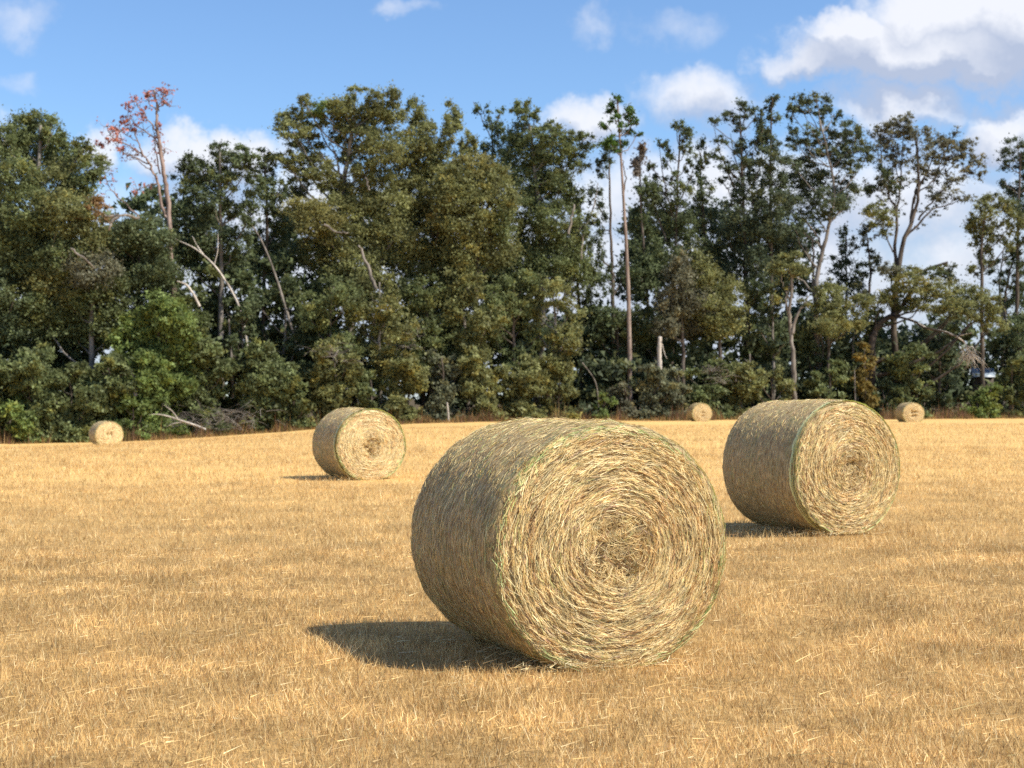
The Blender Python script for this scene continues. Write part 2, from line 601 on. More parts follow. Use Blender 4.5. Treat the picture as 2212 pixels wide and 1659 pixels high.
    lift = r_.gamma(1.3, 0.0024, nf)[:, None] + r_.normal(0, 0.0025, (nf, kseg)) + (r_.random(nf) < 0.05 + 0.10 * (r > R - 0.10) + 0.12 * (r < 0.18))[:, None] * (tt + 0.5) * r_.uniform(0, 0.05, nf)[:, None]
    yf = face_y(np.minimum(rr2, R - SH), aa)
    over = np.clip(rr2 - (R - SH), 0, SH) / SH
    yf = yf + SH * (1 - np.sqrt(np.clip(1 - over ** 2, 0, 1)))
    cen = np.stack([rr2 * np.cos(aa), yf - lift, rr2 * np.sin(aa)], -1)
    tw = r_.uniform(-0.65, 0.65, nf)[:, None]
    wd = (r_.uniform(0.0011, 0.0027, nf) * sw)[:, None, None]
    wid = np.stack([np.cos(aa) * np.cos(tw), np.sin(tw) + 0 * aa, np.sin(aa) * np.cos(tw)], -1) * wd
    V1, Q1 = ribbons(cen, wid)
    pal = np.array([0.33, 0.25, 0.18, 0.10, 0.05, 0.05, 0.04])
    ci = r_.choice(7, nf, p=pal)
    col = STRAW[ci] * r_.uniform(0.70, 1.08, (nf, 1)) * np.array([1.0, 0.96, 0.85])
    if detail <= 1:
        col = col * 0.45 + STRAW[0] * 0.55
    ring = vnoise(r * 14, a0 * 1.0, seed + 5)
    br = (ring > 0.18) & (r_.random(nf) < 0.55)
    col[br] = col[br] * np.array([0.84, 0.72, 0.64])
    rim = smooth((r - (R - 0.085)) / 0.06) * green
    gsel = r_.random(nf) < rim
    col[gsel] = GREEN[r_.integers(0, 3, gsel.sum())]
    C1 = np.repeat(col, kseg * 2, 0)
    mb = MB()
    mb.add(shape(V1), Q1, None, C1)
    if detail >= 1:
        nc = {3: 1300, 2: 700, 1: 350}[detail]
        p = r_.normal(0, 0.085, (nc, 2))
        az = r_.uniform(0, 2 * np.pi, nc)
        l2 = r_.uniform(0.05, 0.16, nc)
        tq = np.linspace(-0.5, 0.5, 4)[None, :]
        cx = p[:, :1] + tq * (l2 * np.cos(az))[:, None] + 0.05 * np.cos(az + 1.5)[:, None] * (tq ** 2) * r_.normal(0, 1, (nc, 1)) * 4 * 0.5
        cz = p[:, 1:] + tq * (l2 * np.sin(az))[:, None] + 0.05 * np.sin(az + 1.5)[:, None] * (tq ** 2) * r_.normal(0, 1, (nc, 1)) * 4 * 0.5
        rc, ac = np.hypot(cx, cz), np.arctan2(cz, cx)
        yc = face_y(np.minimum(rc, R - SH), ac) - r_.uniform(0.0, 0.035, (nc, 1)) - (tq + 0.5) * r_.uniform(-0.02, 0.03, (nc, 1))
        cen = np.stack([cx, yc, cz], -1)
        wv = np.stack([-np.sin(az), r_.normal(0, 0.5, nc), np.cos(az)], -1)[:, None, :] * (r_.uniform(0.0011, 0.0024, nc) * sw)[:, None, None]
        V3, Q3 = ribbons(cen, np.broadcast_to(wv, cen.shape))
        mb.add(shape(V3), Q3, None, np.repeat(STRAW[r_.choice(7, nc, p=pal)] * r_.uniform(0.6, 1.0, (nc, 1)) * np.array([1.0, 0.93, 0.8]), 8, 0))
    obj('end_straw', mb.mesh('end_straw'), M_STRAW, endf, kind='stuff')

    ns = {3: 32000, 2: 11000, 1: 4500, 0: 500}[detail]
    y = r_.uniform(0.02, L - 0.02, ns)
    a0 = r_.random(ns) * 2 * np.pi
    ln = r_.uniform(0.02, 0.085, ns)
    jit = r_.normal(0, 0.62, ns)
    yy = np.clip(y[:, None] + tt * ln[:, None] * np.sin(jit)[:, None], 0.01, L - 0.01)
    aa = a0[:, None] + tt * (ln * np.cos(jit) / R)[:, None]
    ra = rad(aa, yy)
    e0 = np.clip(SH - yy, 0, SH) / SH
    e1 = np.clip(yy - (L - SH), 0, SH) / SH
    ra = ra - SH * (1 - np.sqrt(np.clip(1 - np.maximum(e0, e1) ** 2, 0, 1)))
    ra = ra + r_.gamma(1.3, 0.0022, ns)[:, None] + r_.normal(0, 0.0012, (ns, kseg)) + (r_.random(ns) < 0.02)[:, None] * (tt + 0.5) * r_.uniform(0, 0.018, ns)[:, None]
    cen = np.stack([ra * np.cos(aa), yy, ra * np.sin(aa)], -1)
    tw = r_.uniform(-0.9, 0.9, ns)[:, None]
    wd = (r_.uniform(0.0009, 0.0022, ns) * sw)[:, None, None]
    wid = np.stack([np.sin(tw) * np.cos(aa), np.cos(tw) + 0 * aa, np.sin(tw) * np.sin(aa)], -1) * wd
    V2, Q2 = ribbons(cen, wid)
    ci = r_.choice(7, ns, p=np.array([0.28, 0.18, 0.22, 0.11, 0.08, 0.05, 0.08]))
    col = STRAW[ci] * r_.uniform(0.66, 1.05, (ns, 1)) * np.array([1.0, 0.95, 0.81])
    gsel = r_.random(ns) < 0.04 + 0.5 * green * smooth((0.22 - y) / 0.2)
    col[gsel] = GREEN[r_.integers(0, 3, gsel.sum())] * 0.85
    mb = MB()
    mb.add(shape(V2), Q2, None, np.repeat(col, kseg * 2, 0))
    obj('side_straw', mb.mesh('side_straw'), M_STRAW, side, kind='stuff')

    # net wrap: bands of thin twine wound round the drum, denser green edge at the shoulder
    def band(ys, halfw, lift, name, mat, label=None, keepf=9.0):
        mb = MB()
        nb = 240 if detail >= 2 else 96
        t_ = np.linspace(0, 2 * np.pi, nb, endpoint=False)
        for q, yv in enumerate(ys):
            yv_ = yv + 0.006 * vnoise(t_ * 1.5, yv * 20, seed + 40) + 0.003 * np.sin(t_ * 31 + q * 2.1)
            e = np.clip(SH - yv_, 0, SH) / SH
            ra = rad(t_, yv_) - SH * (1 - np.sqrt(np.clip(1 - e ** 2, 0, 1))) + lift
            ds = np.stack([-0.5 * e * np.cos(t_), np.full(nb, 1.0), -0.5 * e * np.sin(t_)], -1) * halfw
            cen = np.stack([ra * np.cos(t_), yv_, ra * np.sin(t_)], -1)
            V = np.concatenate([cen - ds, cen + ds])
            j = np.arange(nb)
            j2 = (j + 1) % nb
            keep = vnoise(t_ * 3.3, np.full(nb, q * 2.7), seed + 60) < keepf
            mb.add(shape(V), np.stack([j, j2, j2 + nb, j + nb], -1)[keep])
        o = obj(name, mb.mesh(name), mat, root)
        o['kind'] = 'stuff'
        if label:
            o['label'] = label
    band(np.arange(0.12, L - 0.05, 0.05 if detail >= 2 else 0.09), netw, 0.007, 'net_wrap', M_NET)
    band(np.linspace(0.022, 0.085, 6 if detail >= 1 else 2), edge_w, 0.006, 'net_edge', M_NETG, 'pale green net edge around the rim', 0.05 if detail == 3 else 0.3)
    return root


make_bale('largest round hay bale, nearest the camera, casting a wide shadow', 1328, 9.45, 23.0, 0.816, 1.5, 21, 3, sq=0.955,
          dents=((-0.13, 0, 0.025, 0.11, 0.042), (0.03, -0.12, 0.1, 0.06, 0.048), (0.12, -0.16, 0.07, 0.03, 0.036), (0.06, 0.15, 0.12, 0.02, 0.024), (-0.05, 0.12, 0.05, 0.02, 0.03), (0.17, 0, 0.02, 0.09, 0.03)), green=0.35, edge_w=0.0016)
make_bale('second largest round hay bale with a bright green net stripe along its rim', 1834, 18.0, 26.8, 0.79, 1.5, 33, 2, sink=-0.03, green=0.2, edge_w=0.009,
          dents=((0.03, 0.06, 0.1, 0.03, 0.036), (0.11, 0, 0.03, 0.08, 0.048), (-0.02, -0.12, 0.12, 0.04, 0.036), (-0.12, 0.02, 0.05, 0.03, 0.03)))
make_bale('middle distance round hay bale standing alone on the open field', 803, 31.4, 26.5, 0.775, 1.5, 45, 1, sq=0.97, green=0.5, edge_w=0.012, netw=0.002,
          dents=((-0.05, -0.15, 0.05, 0.09, 0.096), (-0.15, -0.03, 0.05, 0.05, 0.066), (0.12, 0.02, 0.05, 0.1, 0.06), (0, 0.1, 0.12, 0.03, 0.048)))
make_bale('small far round hay bale in front of the dense green bushes, leftmost', 237, 80.0, 28.0, 0.75, 1.5, 57, 0, sq=0.93, sink=0.10, edge_w=0.02, netw=0.004,
          dents=((-0.14, 0.02, 0.05, 0.12, 0.09), (0.08, 0.06, 0.04, 0.12, 0.09)))
make_bale('tiny far round hay bale in the gap between the two largest bales', 1517, 109.0, 8.0, 0.75, 1.5, 69, 0, sq=0.94, sink=0.08, edge_w=0.02, netw=0.004,
          dents=((0.0, -0.22, 0.10, 0.06, 0.12), (0.03, 0.12, 0.05, 0.06, 0.08), (0.12, 0.0, 0.08, 0.04, 0.08)))
make_bale('small far round hay bale with dark notches in its end, by the woods, rightmost', 1974, 99.7, 6.0, 0.75, 1.5, 81, 0, sq=0.93, sink=0.10, edge_w=0.02, netw=0.004,
          dents=((-0.14, 0.10, 0.05, 0.12, 0.25), (0.10, 0.10, 0.12, 0.05, 0.25), (-0.06, -0.18, 0.10, 0.06, 0.25), (0.12, -0.14, 0.05, 0.06, 0.2)))

# ------------------------------------------------------------------ trees
OLIVE = (0.184, 0.192, 0.076)
MIDG = (0.140, 0.166, 0.068)
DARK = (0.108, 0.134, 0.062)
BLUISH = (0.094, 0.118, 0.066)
YELL = (0.220, 0.210, 0.080)
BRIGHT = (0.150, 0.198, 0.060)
BROWN = (0.24, 0.155, 0.075)
GREYG = (0.156, 0.166, 0.098)
DUSKY = (0.150, 0.148, 0.094)


def leaf_cloud(mb, cen, radii, n, col, size, r_, shell=0.55, csub=None, yellow=0.10):
    """n small pointed leaf sprays gathered in clumps inside an ellipsoid"""
    cen = np.asarray(cen, float)
    radii = np.asarray(radii, float)
    k = csub or max(5, int(n / 95))
    dirs = r_.normal(size=(k, 3))
    dirs /= np.linalg.norm(dirs, axis=1, keepdims=True)
    rad = r_.uniform(shell ** 3, 1.0, k) ** (1 / 3)
    rad = np.where(r_.random(k) < 0.20, rad * r_.uniform(1.05, 1.4, k), rad)
    sc = cen + dirs * rad[:, None] * radii * 0.86
    sr = r_.uniform(0.17, 0.36, k) * (1.25 if k < 8 else 1.0)
    which = r_.integers(0, k, n)
    off = r_.normal(size=(n, 3)) * np.array([0.55, 0.55, 0.50])
    off = off * np.minimum(r_.gamma(2.2, 0.45, (n, 1)), 1.75)
    P = sc[which] + off * (sr[which][:, None] * radii.mean() * np.clip(radii / radii.mean(), 0.7, 1.3))
    s = size * r_.uniform(0.55, 1.35, n)
    # spray orientation: axis roughly outward and level, face towards the light side
    ax = dirs[which] * 0.5 + r_.normal(size=(n, 3)) * 0.8
    ax /= np.linalg.norm(ax, axis=1, keepdims=True)
    nr = r_.normal(size=(n, 3)) * 0.75 + np.array([0.25, -0.35, 0.55])
    bx = np.cross(nr, ax)
    bx /= np.linalg.norm(bx, axis=1, keepdims=True) + 1e-9
    a = ax * s[:, None] * 0.62
    b = bx * s[:, None] * r_.uniform(0.26, 0.44, (n, 1))
    V = np.stack([P - a + b, P + a * 1.15, P - a * 0.5 - b * 1.25], 1).reshape(-1, 3)
    T = np.arange(n * 3).reshape(n, 3)
    c = np.array(col) * r_.uniform(0.84, 1.46, (k, 1))[which] * r_.uniform(0.80, 1.26, (n, 1))
    ye = r_.random(k) < yellow
    c = np.where(ye[which][:, None], c * np.array([1.30, 1.12, 0.85]), c)
    mb.add(V, None, T, np.repeat(c, 3, 0))
    return sc


PXL = 1.0


def build_tree(name, label, cat, xb, d, trunk, lobes, col, trunk_mat=None, dens=0.30, size=0.152, group=None, seed=0,
               r0=0.22, limbs=True, yellow=0.10, twig=True, shell=0.5, extra=(), grow=1.14, wig=1.0, spr=None, hide=0):
    """xb: base x on the frame; d depth; trunk: list of (x, y) from base up; lobes: (x, y, rx, ry[, depth offset[, colour[, density factor]]])"""
    r_ = np.random.default_rng(seed * 7 + 5)
    m = d / FPX
    base = W(xb, 0, d)
    zb = float(zg(base[0], base[1])) - 0.15
    base = np.array([base[0], base[1], zb])
    root = thing(name, label, cat, base, 0, group)
    tp = [base] + [W(x, y, d) for x, y in trunk]
    tp = np.array(tp)
    n = max(10, len(tp) * 5)
    path = spline(tp, n)
    path[1:, 1] += np.cumsum(r_.normal(0, 0.05, n - 1)) * wig
    path[1:-1, 0] += r_.normal(0, 0.03, n - 2) * wig
    rads = r0 * (1 - 0.80 * np.linspace(0, 1, n) ** 0.9) + 0.02
    rads[0] *= 1.35
    mt = MB()
    tube(mt, path - base, rads, 8, wob=0.15)
    mbr = MB()
    mc = MB()
    for L in lobes:
        x, y, rx, ry = L[:4]
        if hide and y > hide and x < 1250:
            continue
        rx, ry = rx * grow, ry * grow
        off = L[4] if len(L) > 4 else r_.uniform(-1.0, 1.0) * min(3.0, rx * m)
        cc = L[5] if len(L) > 5 and L[5] is not None else col
        df = L[6] if len(L) > 6 else 1.0
        c = W(x, y, d + off)
        rm = np.array([rx * m, max(0.6, 0.5 * (rx + ry) * m), ry * m])
        nl = int(dens * 2.35 * df * math.pi * rx * ry) + 24
        sc = leaf_cloud(mc, c - base, rm, nl, cc, size, r_, shell=shell, yellow=yellow)
        if limbs:
            # limb from the trunk, leaving it below the lobe
            want = c[2] - 0.9 * math.hypot(c[0] - np.interp(c[2], path[:, 2], path[:, 0]), off) - ry * m * 0.4
            i = int(np.argmin(np.abs(path[:, 2] - max(want, path[1, 2]))))
            i = min(i, n - 2)
            p0 = path[i]
            mid = p0 * 0.45 + c * 0.55 + np.array([0, 0, -0.12 * np.linalg.norm(c - p0)])
            lp = spline(np.array([p0, mid, c]), 7)
            lp[1:-1] += r_.normal(0, 0.07, (5, 3))
            lr = min(rads[i] * 0.55, 0.05 + 0.012 * np.linalg.norm(c - p0))
            tube(mbr, lp - base, np.linspace(lr, 0.03, 7), 5)
            if twig:
                for s in sc[r_.permutation(len(sc))[:3]]:
                    q = (c - base) * 0.75 + (lp[3] - base) * 0.25
                    md = (q + s) / 2 + r_.normal(0, 0.12, 3)
                    tube(mbr, spline(np.array([q, md, s]), 4), np.linspace(0.035, 0.012, 4), 3)
    for pts, ra, rb in extra:
        lp = spline(np.array([W(x, y, d + (q[0] if q else 0)) for x, y, *q in pts]), len(pts) * 4)
        lp[1:] += r_.normal(0, 0.04, (len(lp) - 1, 3))
        tube(mbr, lp - base, np.linspace(ra, rb, len(lp)), 6, wob=0.1)
        if spr:
            nt, nleaf, rad_, t0 = spr
            for q in range(nt):
                f = r_.uniform(t0, 1.0) * (len(lp) - 1)
                p = lp[int(f)] + (lp[min(int(f) + 1, len(lp) - 1)] - lp[int(f)]) * (f % 1)
                v = r_.normal(0, 1, 3) * np.array([1, 0.9, 0.7]) + np.array([0, 0, 0.45])
                e_ = p + v / np.linalg.norm(v) * r_.uniform(0.5, 1.0) * rad_ * 1.6
                tube(mbr, spline(np.array([p, (p + e_) / 2 + r_.normal(0, 0.08, 3), e_]), 4) - base, np.linspace(0.028, 0.009, 4), 3)
                if nleaf:
                    leaf_cloud(mc, e_ - base, np.array([1, 1, 0.8]) * rad_ * 0.55, nleaf, col, size, r_, csub=2, yellow=yellow)
    tm = trunk_mat or M_BARK
    to = obj('trunk', mt.mesh('trunk', True), tm, root)
    if mbr.V:
        o = obj('branches', mbr.mesh('branches', True), tm, root)
        o['kind'] = 'stuff'
    if mc.V:
        obj('crown', mc.mesh('crown'), M_LEAF, root)
    return root


def dense(cx, yt, yb, hw, n, seed, top=0.55):
    """lobes filling an egg-shaped crown from yt (top) down to yb"""
    r_ = np.random.default_rng(seed)
    res = []
    for i in range(n):
        t = (i + r_.random()) / n
        y = yt + (yb - yt) * t
        prof = math.sin(math.pi * min(1, 0.10 + 0.55 * t / top if t < top else 0.65 + 0.25 * (t - top) / (1 - top)))
        x = cx + r_.uniform(-1, 1) * hw * prof * 0.85
        r = hw * r_.uniform(0.28, 0.45)
        res.append((x, y + r * 0.4, r * 1.1, r * 0.85, r_.uniform(-0.6, 0.6) * hw * 0.035))
    return res


def oak(label, xb, d, trunk, lobes, col, **k):
    k.setdefault('hide', 585)
    return build_tree('oak_tree', label, 'tree', xb, d, trunk, lobes, col, group='trees of the wood edge', **k)


E = edge_d
# --- the wood edge from left to right
oak('broad dark green oak whose rounded top rises at the far left edge of the wood', 85, E(85) + 7, [(85, 700), (80, 450), (85, 270)],
    [(80, 262, 38, 28), (40, 285, 34, 34), (112, 285, 26, 26), (5, 300, 34, 30), (-35, 330, 50, 50), (75, 325, 60, 40), (135, 345, 48, 36), (178, 320, 20, 20),
     (195, 352, 30, 26), (20, 385, 60, 45), (110, 400, 62, 42, None or 0, OLIVE), (175, 400, 40, 32), (-20, 470, 60, 60), (65, 455, 60, 45), (140, 455, 55, 40, -2.5, OLIVE),
     (30, 540, 66, 50), (110, 530, 60, 45)], MIDG, seed=1, r0=0.42, dens=0.30, extra=[([(15, 450), (50, 462), (100, 495)], 0.09, 0.04)], trunk_mat=M_BARK_GREY)
oak('olive brown leafed tree with a snapped pale limb below the red-leaved tree', 200, E(200) + 4, [(198, 700), (205, 480)],
    [(205, 448, 34, 22, -1, BROWN, 0.7), (170, 470, 40, 30, -1, OLIVE), (185, 520, 55, 36, 0, OLIVE), (130, 560, 55, 40), (195, 585, 55, 40, -1, DUSKY),
     (120, 620, 60, 45, 0, OLIVE), (190, 650, 60, 45), (250, 620, 40, 40), (150, 700, 70, 45), (240, 700, 55, 45), (90, 690, 55, 45)], MIDG, seed=2, r0=0.28, trunk_mat=M_BARK_GREY, hide=0,
    extra=[([(300, 470, -2), (268, 464, -3), (242, 466, -3.5), (226, 468, -3.6)], 0.10, 0.07), ([(255, 468, -3.3), (240, 478, -3.6), (235, 497, -3.6)], 0.12, 0.07), ([(152, 537, -3), (178, 556, -3), (203, 578, -2.5)], 0.09, 0.04)])
oak('round dark green crown in front of the red-leaved tree trunk', 300, E(300) + 5, [(300, 720), (298, 520)],
    [(300, 500, 48, 30), (262, 520, 40, 30), (340, 525, 40, 32), (300, 550, 60, 38), (265, 590, 50, 40), (345, 590, 45, 40), (300, 625, 55, 40)], DARK, seed=3, r0=0.22, hide=0)
# dead top with red leaves
build_tree('dying_tree', 'tall thin dying tree with sparse rusty red leaves above the dark wood', 'tree', 378, E(378) + 6,
           [(375, 640), (368, 563), (361, 429), (353, 375), (346, 321), (338, 272), (337, 232), (331, 193)],
           [(321, 203, 14, 11), (350, 197, 13, 7), (357, 222, 8, 7), (290, 212, 9, 9), (311, 236, 8, 9), (277, 232, 9, 8), (269, 255, 13, 12), (286, 275, 14, 10), (240, 276, 13, 10),
            (246, 298, 17, 13), (260, 318, 10, 8), (212, 313, 12, 12), (340, 272, 7, 9), (217, 341, 9, 11), (219, 386, 9, 7), (290, 416, 7, 6), (302, 250, 12, 10)],
           (0.40, 0.17, 0.13), trunk_mat=M_BARK_RED, dens=0.07, size=0.15, seed=4, r0=0.22, limbs=False, yellow=0.15, shell=0.2, spr=(10, 5, 0.6, 0.45),
           extra=[([(361, 470), (348, 442), (338, 393), (323, 353), (304, 331), (270, 312), (236, 290), (228, 268)], 0.13, 0.025),
                  ([(323, 353), (290, 340), (262, 325), (240, 300)], 0.06, 0.02), ([(310, 338), (296, 305), (285, 280), (272, 246)], 0.06, 0.02),
                  ([(346, 321), (328, 295), (296, 272), (273, 247)], 0.08, 0.02), ([(340, 290), (320, 257), (300, 232), (288, 212)], 0.07, 0.02),
                  ([(338, 245), (345, 220), (361, 198)], 0.05, 0.02), ([(338, 240), (322, 220), (315, 198)], 0.05, 0.02), ([(345, 375), (336, 330), (333, 300), (330, 275)], 0.06, 0.02),
                  ([(330, 370), (305, 352), (280, 335), (262, 322)], 0.05, 0.015), ([(296, 305), (270, 290), (250, 280)], 0.04, 0.015), ([(348, 345), (358, 320)], 0.03, 0.012),
                  ([(338, 232), (352, 226), (358, 220)], 0.03, 0.012), ([(345, 400), (320, 398), (292, 416)], 0.06, 0.02), ([(300, 470), (270, 440), (232, 400), (218, 345)], 0.07, 0.02)])
oak('spiky topped dark tree just right of the red-leaved tree', 478, E(478) + 8, [(478, 700), (478, 500), (476, 330)],
    [(472, 318, 20, 18), (484, 345, 22, 22), (520, 330, 22, 20), (514, 352, 24, 20), (408, 350, 24, 20), (395, 372, 22, 20), (432, 365, 28, 26), (470, 385, 34, 28), (545, 352, 20, 20),
     (420, 410, 34, 28), (500, 392, 24, 22), (548, 400, 24, 26), (460, 440, 26, 30), (410, 470, 40, 36), (500, 450, 20, 28), (545, 460, 26, 32), (450, 505, 40, 36), (400, 540, 40, 40),
     (515, 520, 34, 36), (470, 575, 50, 40), (420, 610, 50, 40), (520, 590, 44, 40)], DARK, seed=5, r0=0.26, trunk_mat=M_BARK_GREY, dens=0.27)
oak('slim dark tree with wispy top before the white cloud, left of the tallest crown', 575, E(575) + 10, [(570, 700), (578, 480), (572, 345)],
    [(568, 332, 16, 14), (582, 355, 20, 22), (570, 385, 26, 24), (600, 415, 24, 24), (580, 440, 24, 30), (600, 480, 30, 30), (570, 520, 36, 36), (600, 560, 40, 40), (575, 620, 45, 45)], DARK, seed=6, r0=0.2, dens=0.26)
oak('tallest broad crown of the wood with pale trunks showing through, olive green', 760, E(760) + 8, [(758, 720), (750, 540), (742, 407), (765, 250)],
    [(659, 222, 15, 20), (610, 262, 18, 18), (634, 252, 26, 18), (695, 235, 30, 20, 0, BRIGHT), (680, 258, 34, 20), (738, 226, 30, 28), (768, 198, 20, 16), (757, 250, 44, 32), (813, 222, 26, 32),
     (852, 208, 22, 26), (846, 246, 30, 24), (815, 262, 38, 26), (632, 282, 38, 20), (664, 305, 40, 22), (612, 340, 32, 15), (652, 355, 42, 20), (690, 345, 26, 18), (692, 372, 36, 22),
     (745, 290, 38, 24), (760, 335, 34, 26), (720, 400, 34, 24), (640, 400, 34, 26), (790, 300, 36, 28), (790, 370, 30, 30), (830, 320, 44, 34), (720, 450, 44, 30), (770, 430, 38, 34),
     (820, 400, 44, 40), (690, 480, 50, 36, -2, YELL), (660, 455, 46, 30, -2, YELL), (740, 510, 50, 40), (800, 480, 50, 40), (850, 450, 46, 40), (850, 520, 50, 44), (690, 550, 50, 40), (765, 580, 56, 44)],
    OLIVE, seed=7, r0=0.45, trunk_mat=M_BARK_GREY,
    extra=[([(742, 470), (735, 420), (725, 395), (700, 350), (690, 320)], 0.16, 0.04), ([(742, 440), (733, 370), (722, 330), (712, 300)], 0.12, 0.03), ([(758, 560), (790, 600), (812, 620)], 0.12, 0.16),
           ([(812, 625, -4), (795, 580, -4), (775, 530, -4)], 0.14, 0.08), ([(700, 485, -5), (725, 500, -5), (752, 503, -5)], 0.09, 0.05), ([(690, 390, 0), (640, 375), (600, 352)], 0.09, 0.03),
           ([(798, 410, -2), (790, 385, -2)], 0.08, 0.06)])
oak('olive crown with slender upright tops right of the tallest crown', 930, E(930) + 8, [(930, 720), (935, 500), (925, 300)],
    [(897, 242, 22, 28), (905, 275, 28, 28), (930, 300, 26, 34), (872, 318, 50, 34), (974, 242, 18, 24), (980, 268, 22, 24), (964, 300, 18, 36), (920, 345, 46, 34), (1012, 312, 20, 28), (1000, 335, 22, 24),
     (880, 375, 46, 36), (950, 372, 46, 30), (910, 420, 50, 38), (960, 420, 44, 36), (890, 470, 50, 42), (948, 470, 32, 24, -3, YELL), (935, 520, 50, 42), (980, 500, 40, 40), (905, 570, 56, 44), (970, 580, 50, 44)],
    OLIVE, seed=8, r0=0.3)
oak('wide rounded olive yellow crown in the middle of the wood', 1035, E(1035) + 4, [(1030, 720), (1030, 520), (1030, 390)],
    [(1016, 358, 46, 26, 0, YELL), (1055, 372, 38, 28), (990, 385, 46, 30), (1030, 400, 54, 34), (1078, 410, 36, 36, 0, OLIVE), (1095, 435, 22, 36), (985, 425, 50, 36), (1045, 445, 48, 34),
     (1085, 480, 30, 40, 0, MIDG), (1000, 480, 50, 36), (1050, 505, 46, 40), (1010, 545, 52, 42), (1075, 545, 44, 42), (1040, 600, 56, 44)], OLIVE, seed=9, r0=0.28)
oak('sparse twiggy treetop poking up behind the olive yellow crown', 1062, E(1062) + 12, [(1062, 600), (1065, 400), (1062, 260)],
    [(1042, 238, 16, 16, 0, None, 0.55), (1030, 228, 8, 8, 0, None, 0.6), (1060, 262, 16, 14, 0, None, 0.6), (1082, 243, 11, 12, 0, None, 0.8), (1075, 290, 22, 26), (1065, 330, 30, 30), (1090, 370, 34, 34)], DARK, seed=10, r0=0.15, dens=0.24,
    extra=[([(1062, 300), (1040, 255), (1022, 218)], 0.05, 0.015), ([(1062, 280), (1080, 245)], 0.04, 0.012)])
oak('large dark green tree left of the pine, twin knobs at its top', 1160, E(1160) + 8, [(1170, 700), (1165, 480), (1145, 270)],
    [(1113, 232, 14, 15), (1136, 226, 11, 13), (1126, 250, 24, 18), (1157, 246, 14, 14), (1120, 284, 34, 26), (1193, 271, 19, 15), (1173, 294, 38, 22), (1230, 290, 28, 15), (1266, 298, 18, 17), (1186, 322, 52, 30),
     (1135, 335, 46, 36), (1245, 325, 34, 22), (1180, 370, 50, 36), (1140, 395, 44, 36), (1250, 355, 24, 24, 0, None, 0.7), (1215, 400, 32, 28), (1175, 430, 48, 36), (1240, 425, 24, 30, 0, None, 0.8),
     (1130, 460, 42, 40), (1200, 475, 44, 38), (1160, 520, 50, 40), (1225, 530, 36, 40), (1262, 480, 18, 30), (1130, 570, 46, 40), (1195, 580, 46, 40), (1250, 590, 36, 40)], MIDG, seed=11, r0=0.36, trunk_mat=M_BARK_GREY,
    extra=[([(1256, 560, -1), (1262, 500, -1), (1285, 440), (1292, 395)], 0.09, 0.03), ([(1228, 505, -3), (1235, 470, -3), (1240, 440, -3)], 0.1, 0.06)])
oak('dark slim bare trunked tree immediately left of the pine trunk', 1325, E(1325) + 7, [(1325, 640), (1322, 560), (1318, 440), (1316, 340)],
    [(1316, 335, 16, 22), (1300, 360, 16, 20), (1318, 310, 20, 16), (1286, 430, 18, 30, 0, None, 0.8), (1300, 480, 14, 26, 0, None, 0.6), (1288, 540, 20, 34, 0, None, 0.8), (1310, 600, 22, 34, 0, None, 0.8), (1345, 590, 16, 34, 2, None, 0.6)], BLUISH, seed=12, r0=0.17, dens=0.24, limbs=True, twig=False,
    extra=[([(1330, 600), (1305, 560), (1295, 520)], 0.06, 0.02)])
# pine
build_tree('pine_tree', 'tall straight pine with bare trunk and small tufted green crown', 'tree', 1362, E(1362) + 4,
           [(1357.5, 640), (1349, 460), (1334, 214)],
           [(1334, 214, 11, 13), (1325, 233, 17, 13), (1357, 240, 13, 15), (1364, 256, 15, 12), (1330, 256, 14, 11), (1308, 270, 12, 9), (1342, 272, 12, 9), (1374, 262, 8, 8), (1356, 283, 20, 8), (1316, 303, 22, 17),
            (1378, 288, 8, 7), (1345, 305, 14, 12), (1330, 318, 16, 12)], (0.075, 0.13, 0.028), trunk_mat=mat_bark('pine_bark', (0.17, 0.12, 0.095), (0.34, 0.27, 0.23)), dens=0.17, size=0.17, seed=13, r0=0.20,
           yellow=0.05, shell=0.3, wig=0.2)
oak('grey leafless twiggy tree beside the pine crown', 1400, E(1400) + 9, [(1398, 640), (1385, 480), (1382, 340)],
    [(1382, 325, 18, 24, 0, (0.15, 0.125, 0.10), 0.55), (1375, 365, 20, 26, 0, (0.13, 0.11, 0.09), 0.5), (1400, 420, 26, 30), (1385, 480, 30, 34), (1400, 545, 36, 40), (1385, 600, 36, 40)], DARK, seed=14, r0=0.14, dens=0.25, size=0.2,
    extra=[([(1346, 430, -4), (1352, 390, -4), (1349, 360, -4), (1346, 345, -4)], 0.06, 0.03)])
oak('narrow ragged dark tree between the pine and the tall right hand trees', 1455, E(1455) + 9, [(1450, 680), (1462, 480), (1468, 290)],
    [(1469, 274, 19, 17), (1456, 268, 8, 8), (1480, 293, 17, 18), (1480, 322, 14, 18), (1426, 312, 10, 13), (1441, 322, 11, 15), (1440, 345, 14, 17), (1408, 362, 14, 12), (1484, 350, 12, 16), (1420, 392, 20, 18),
     (1450, 385, 18, 18, 0, None, 0.6), (1430, 440, 30, 30), (1470, 420, 24, 28), (1440, 500, 34, 36), (1480, 490, 28, 36), (1450, 570, 40, 40)], DARK, seed=15, r0=0.19, dens=0.24,
    extra=[([(1455, 470), (1440, 420), (1432, 370), (1425, 320)], 0.07, 0.02), ([(1465, 440), (1490, 390), (1498, 360)], 0.06, 0.02), ([(1440, 520), (1412, 440), (1400, 400)], 0.07, 0.02)])
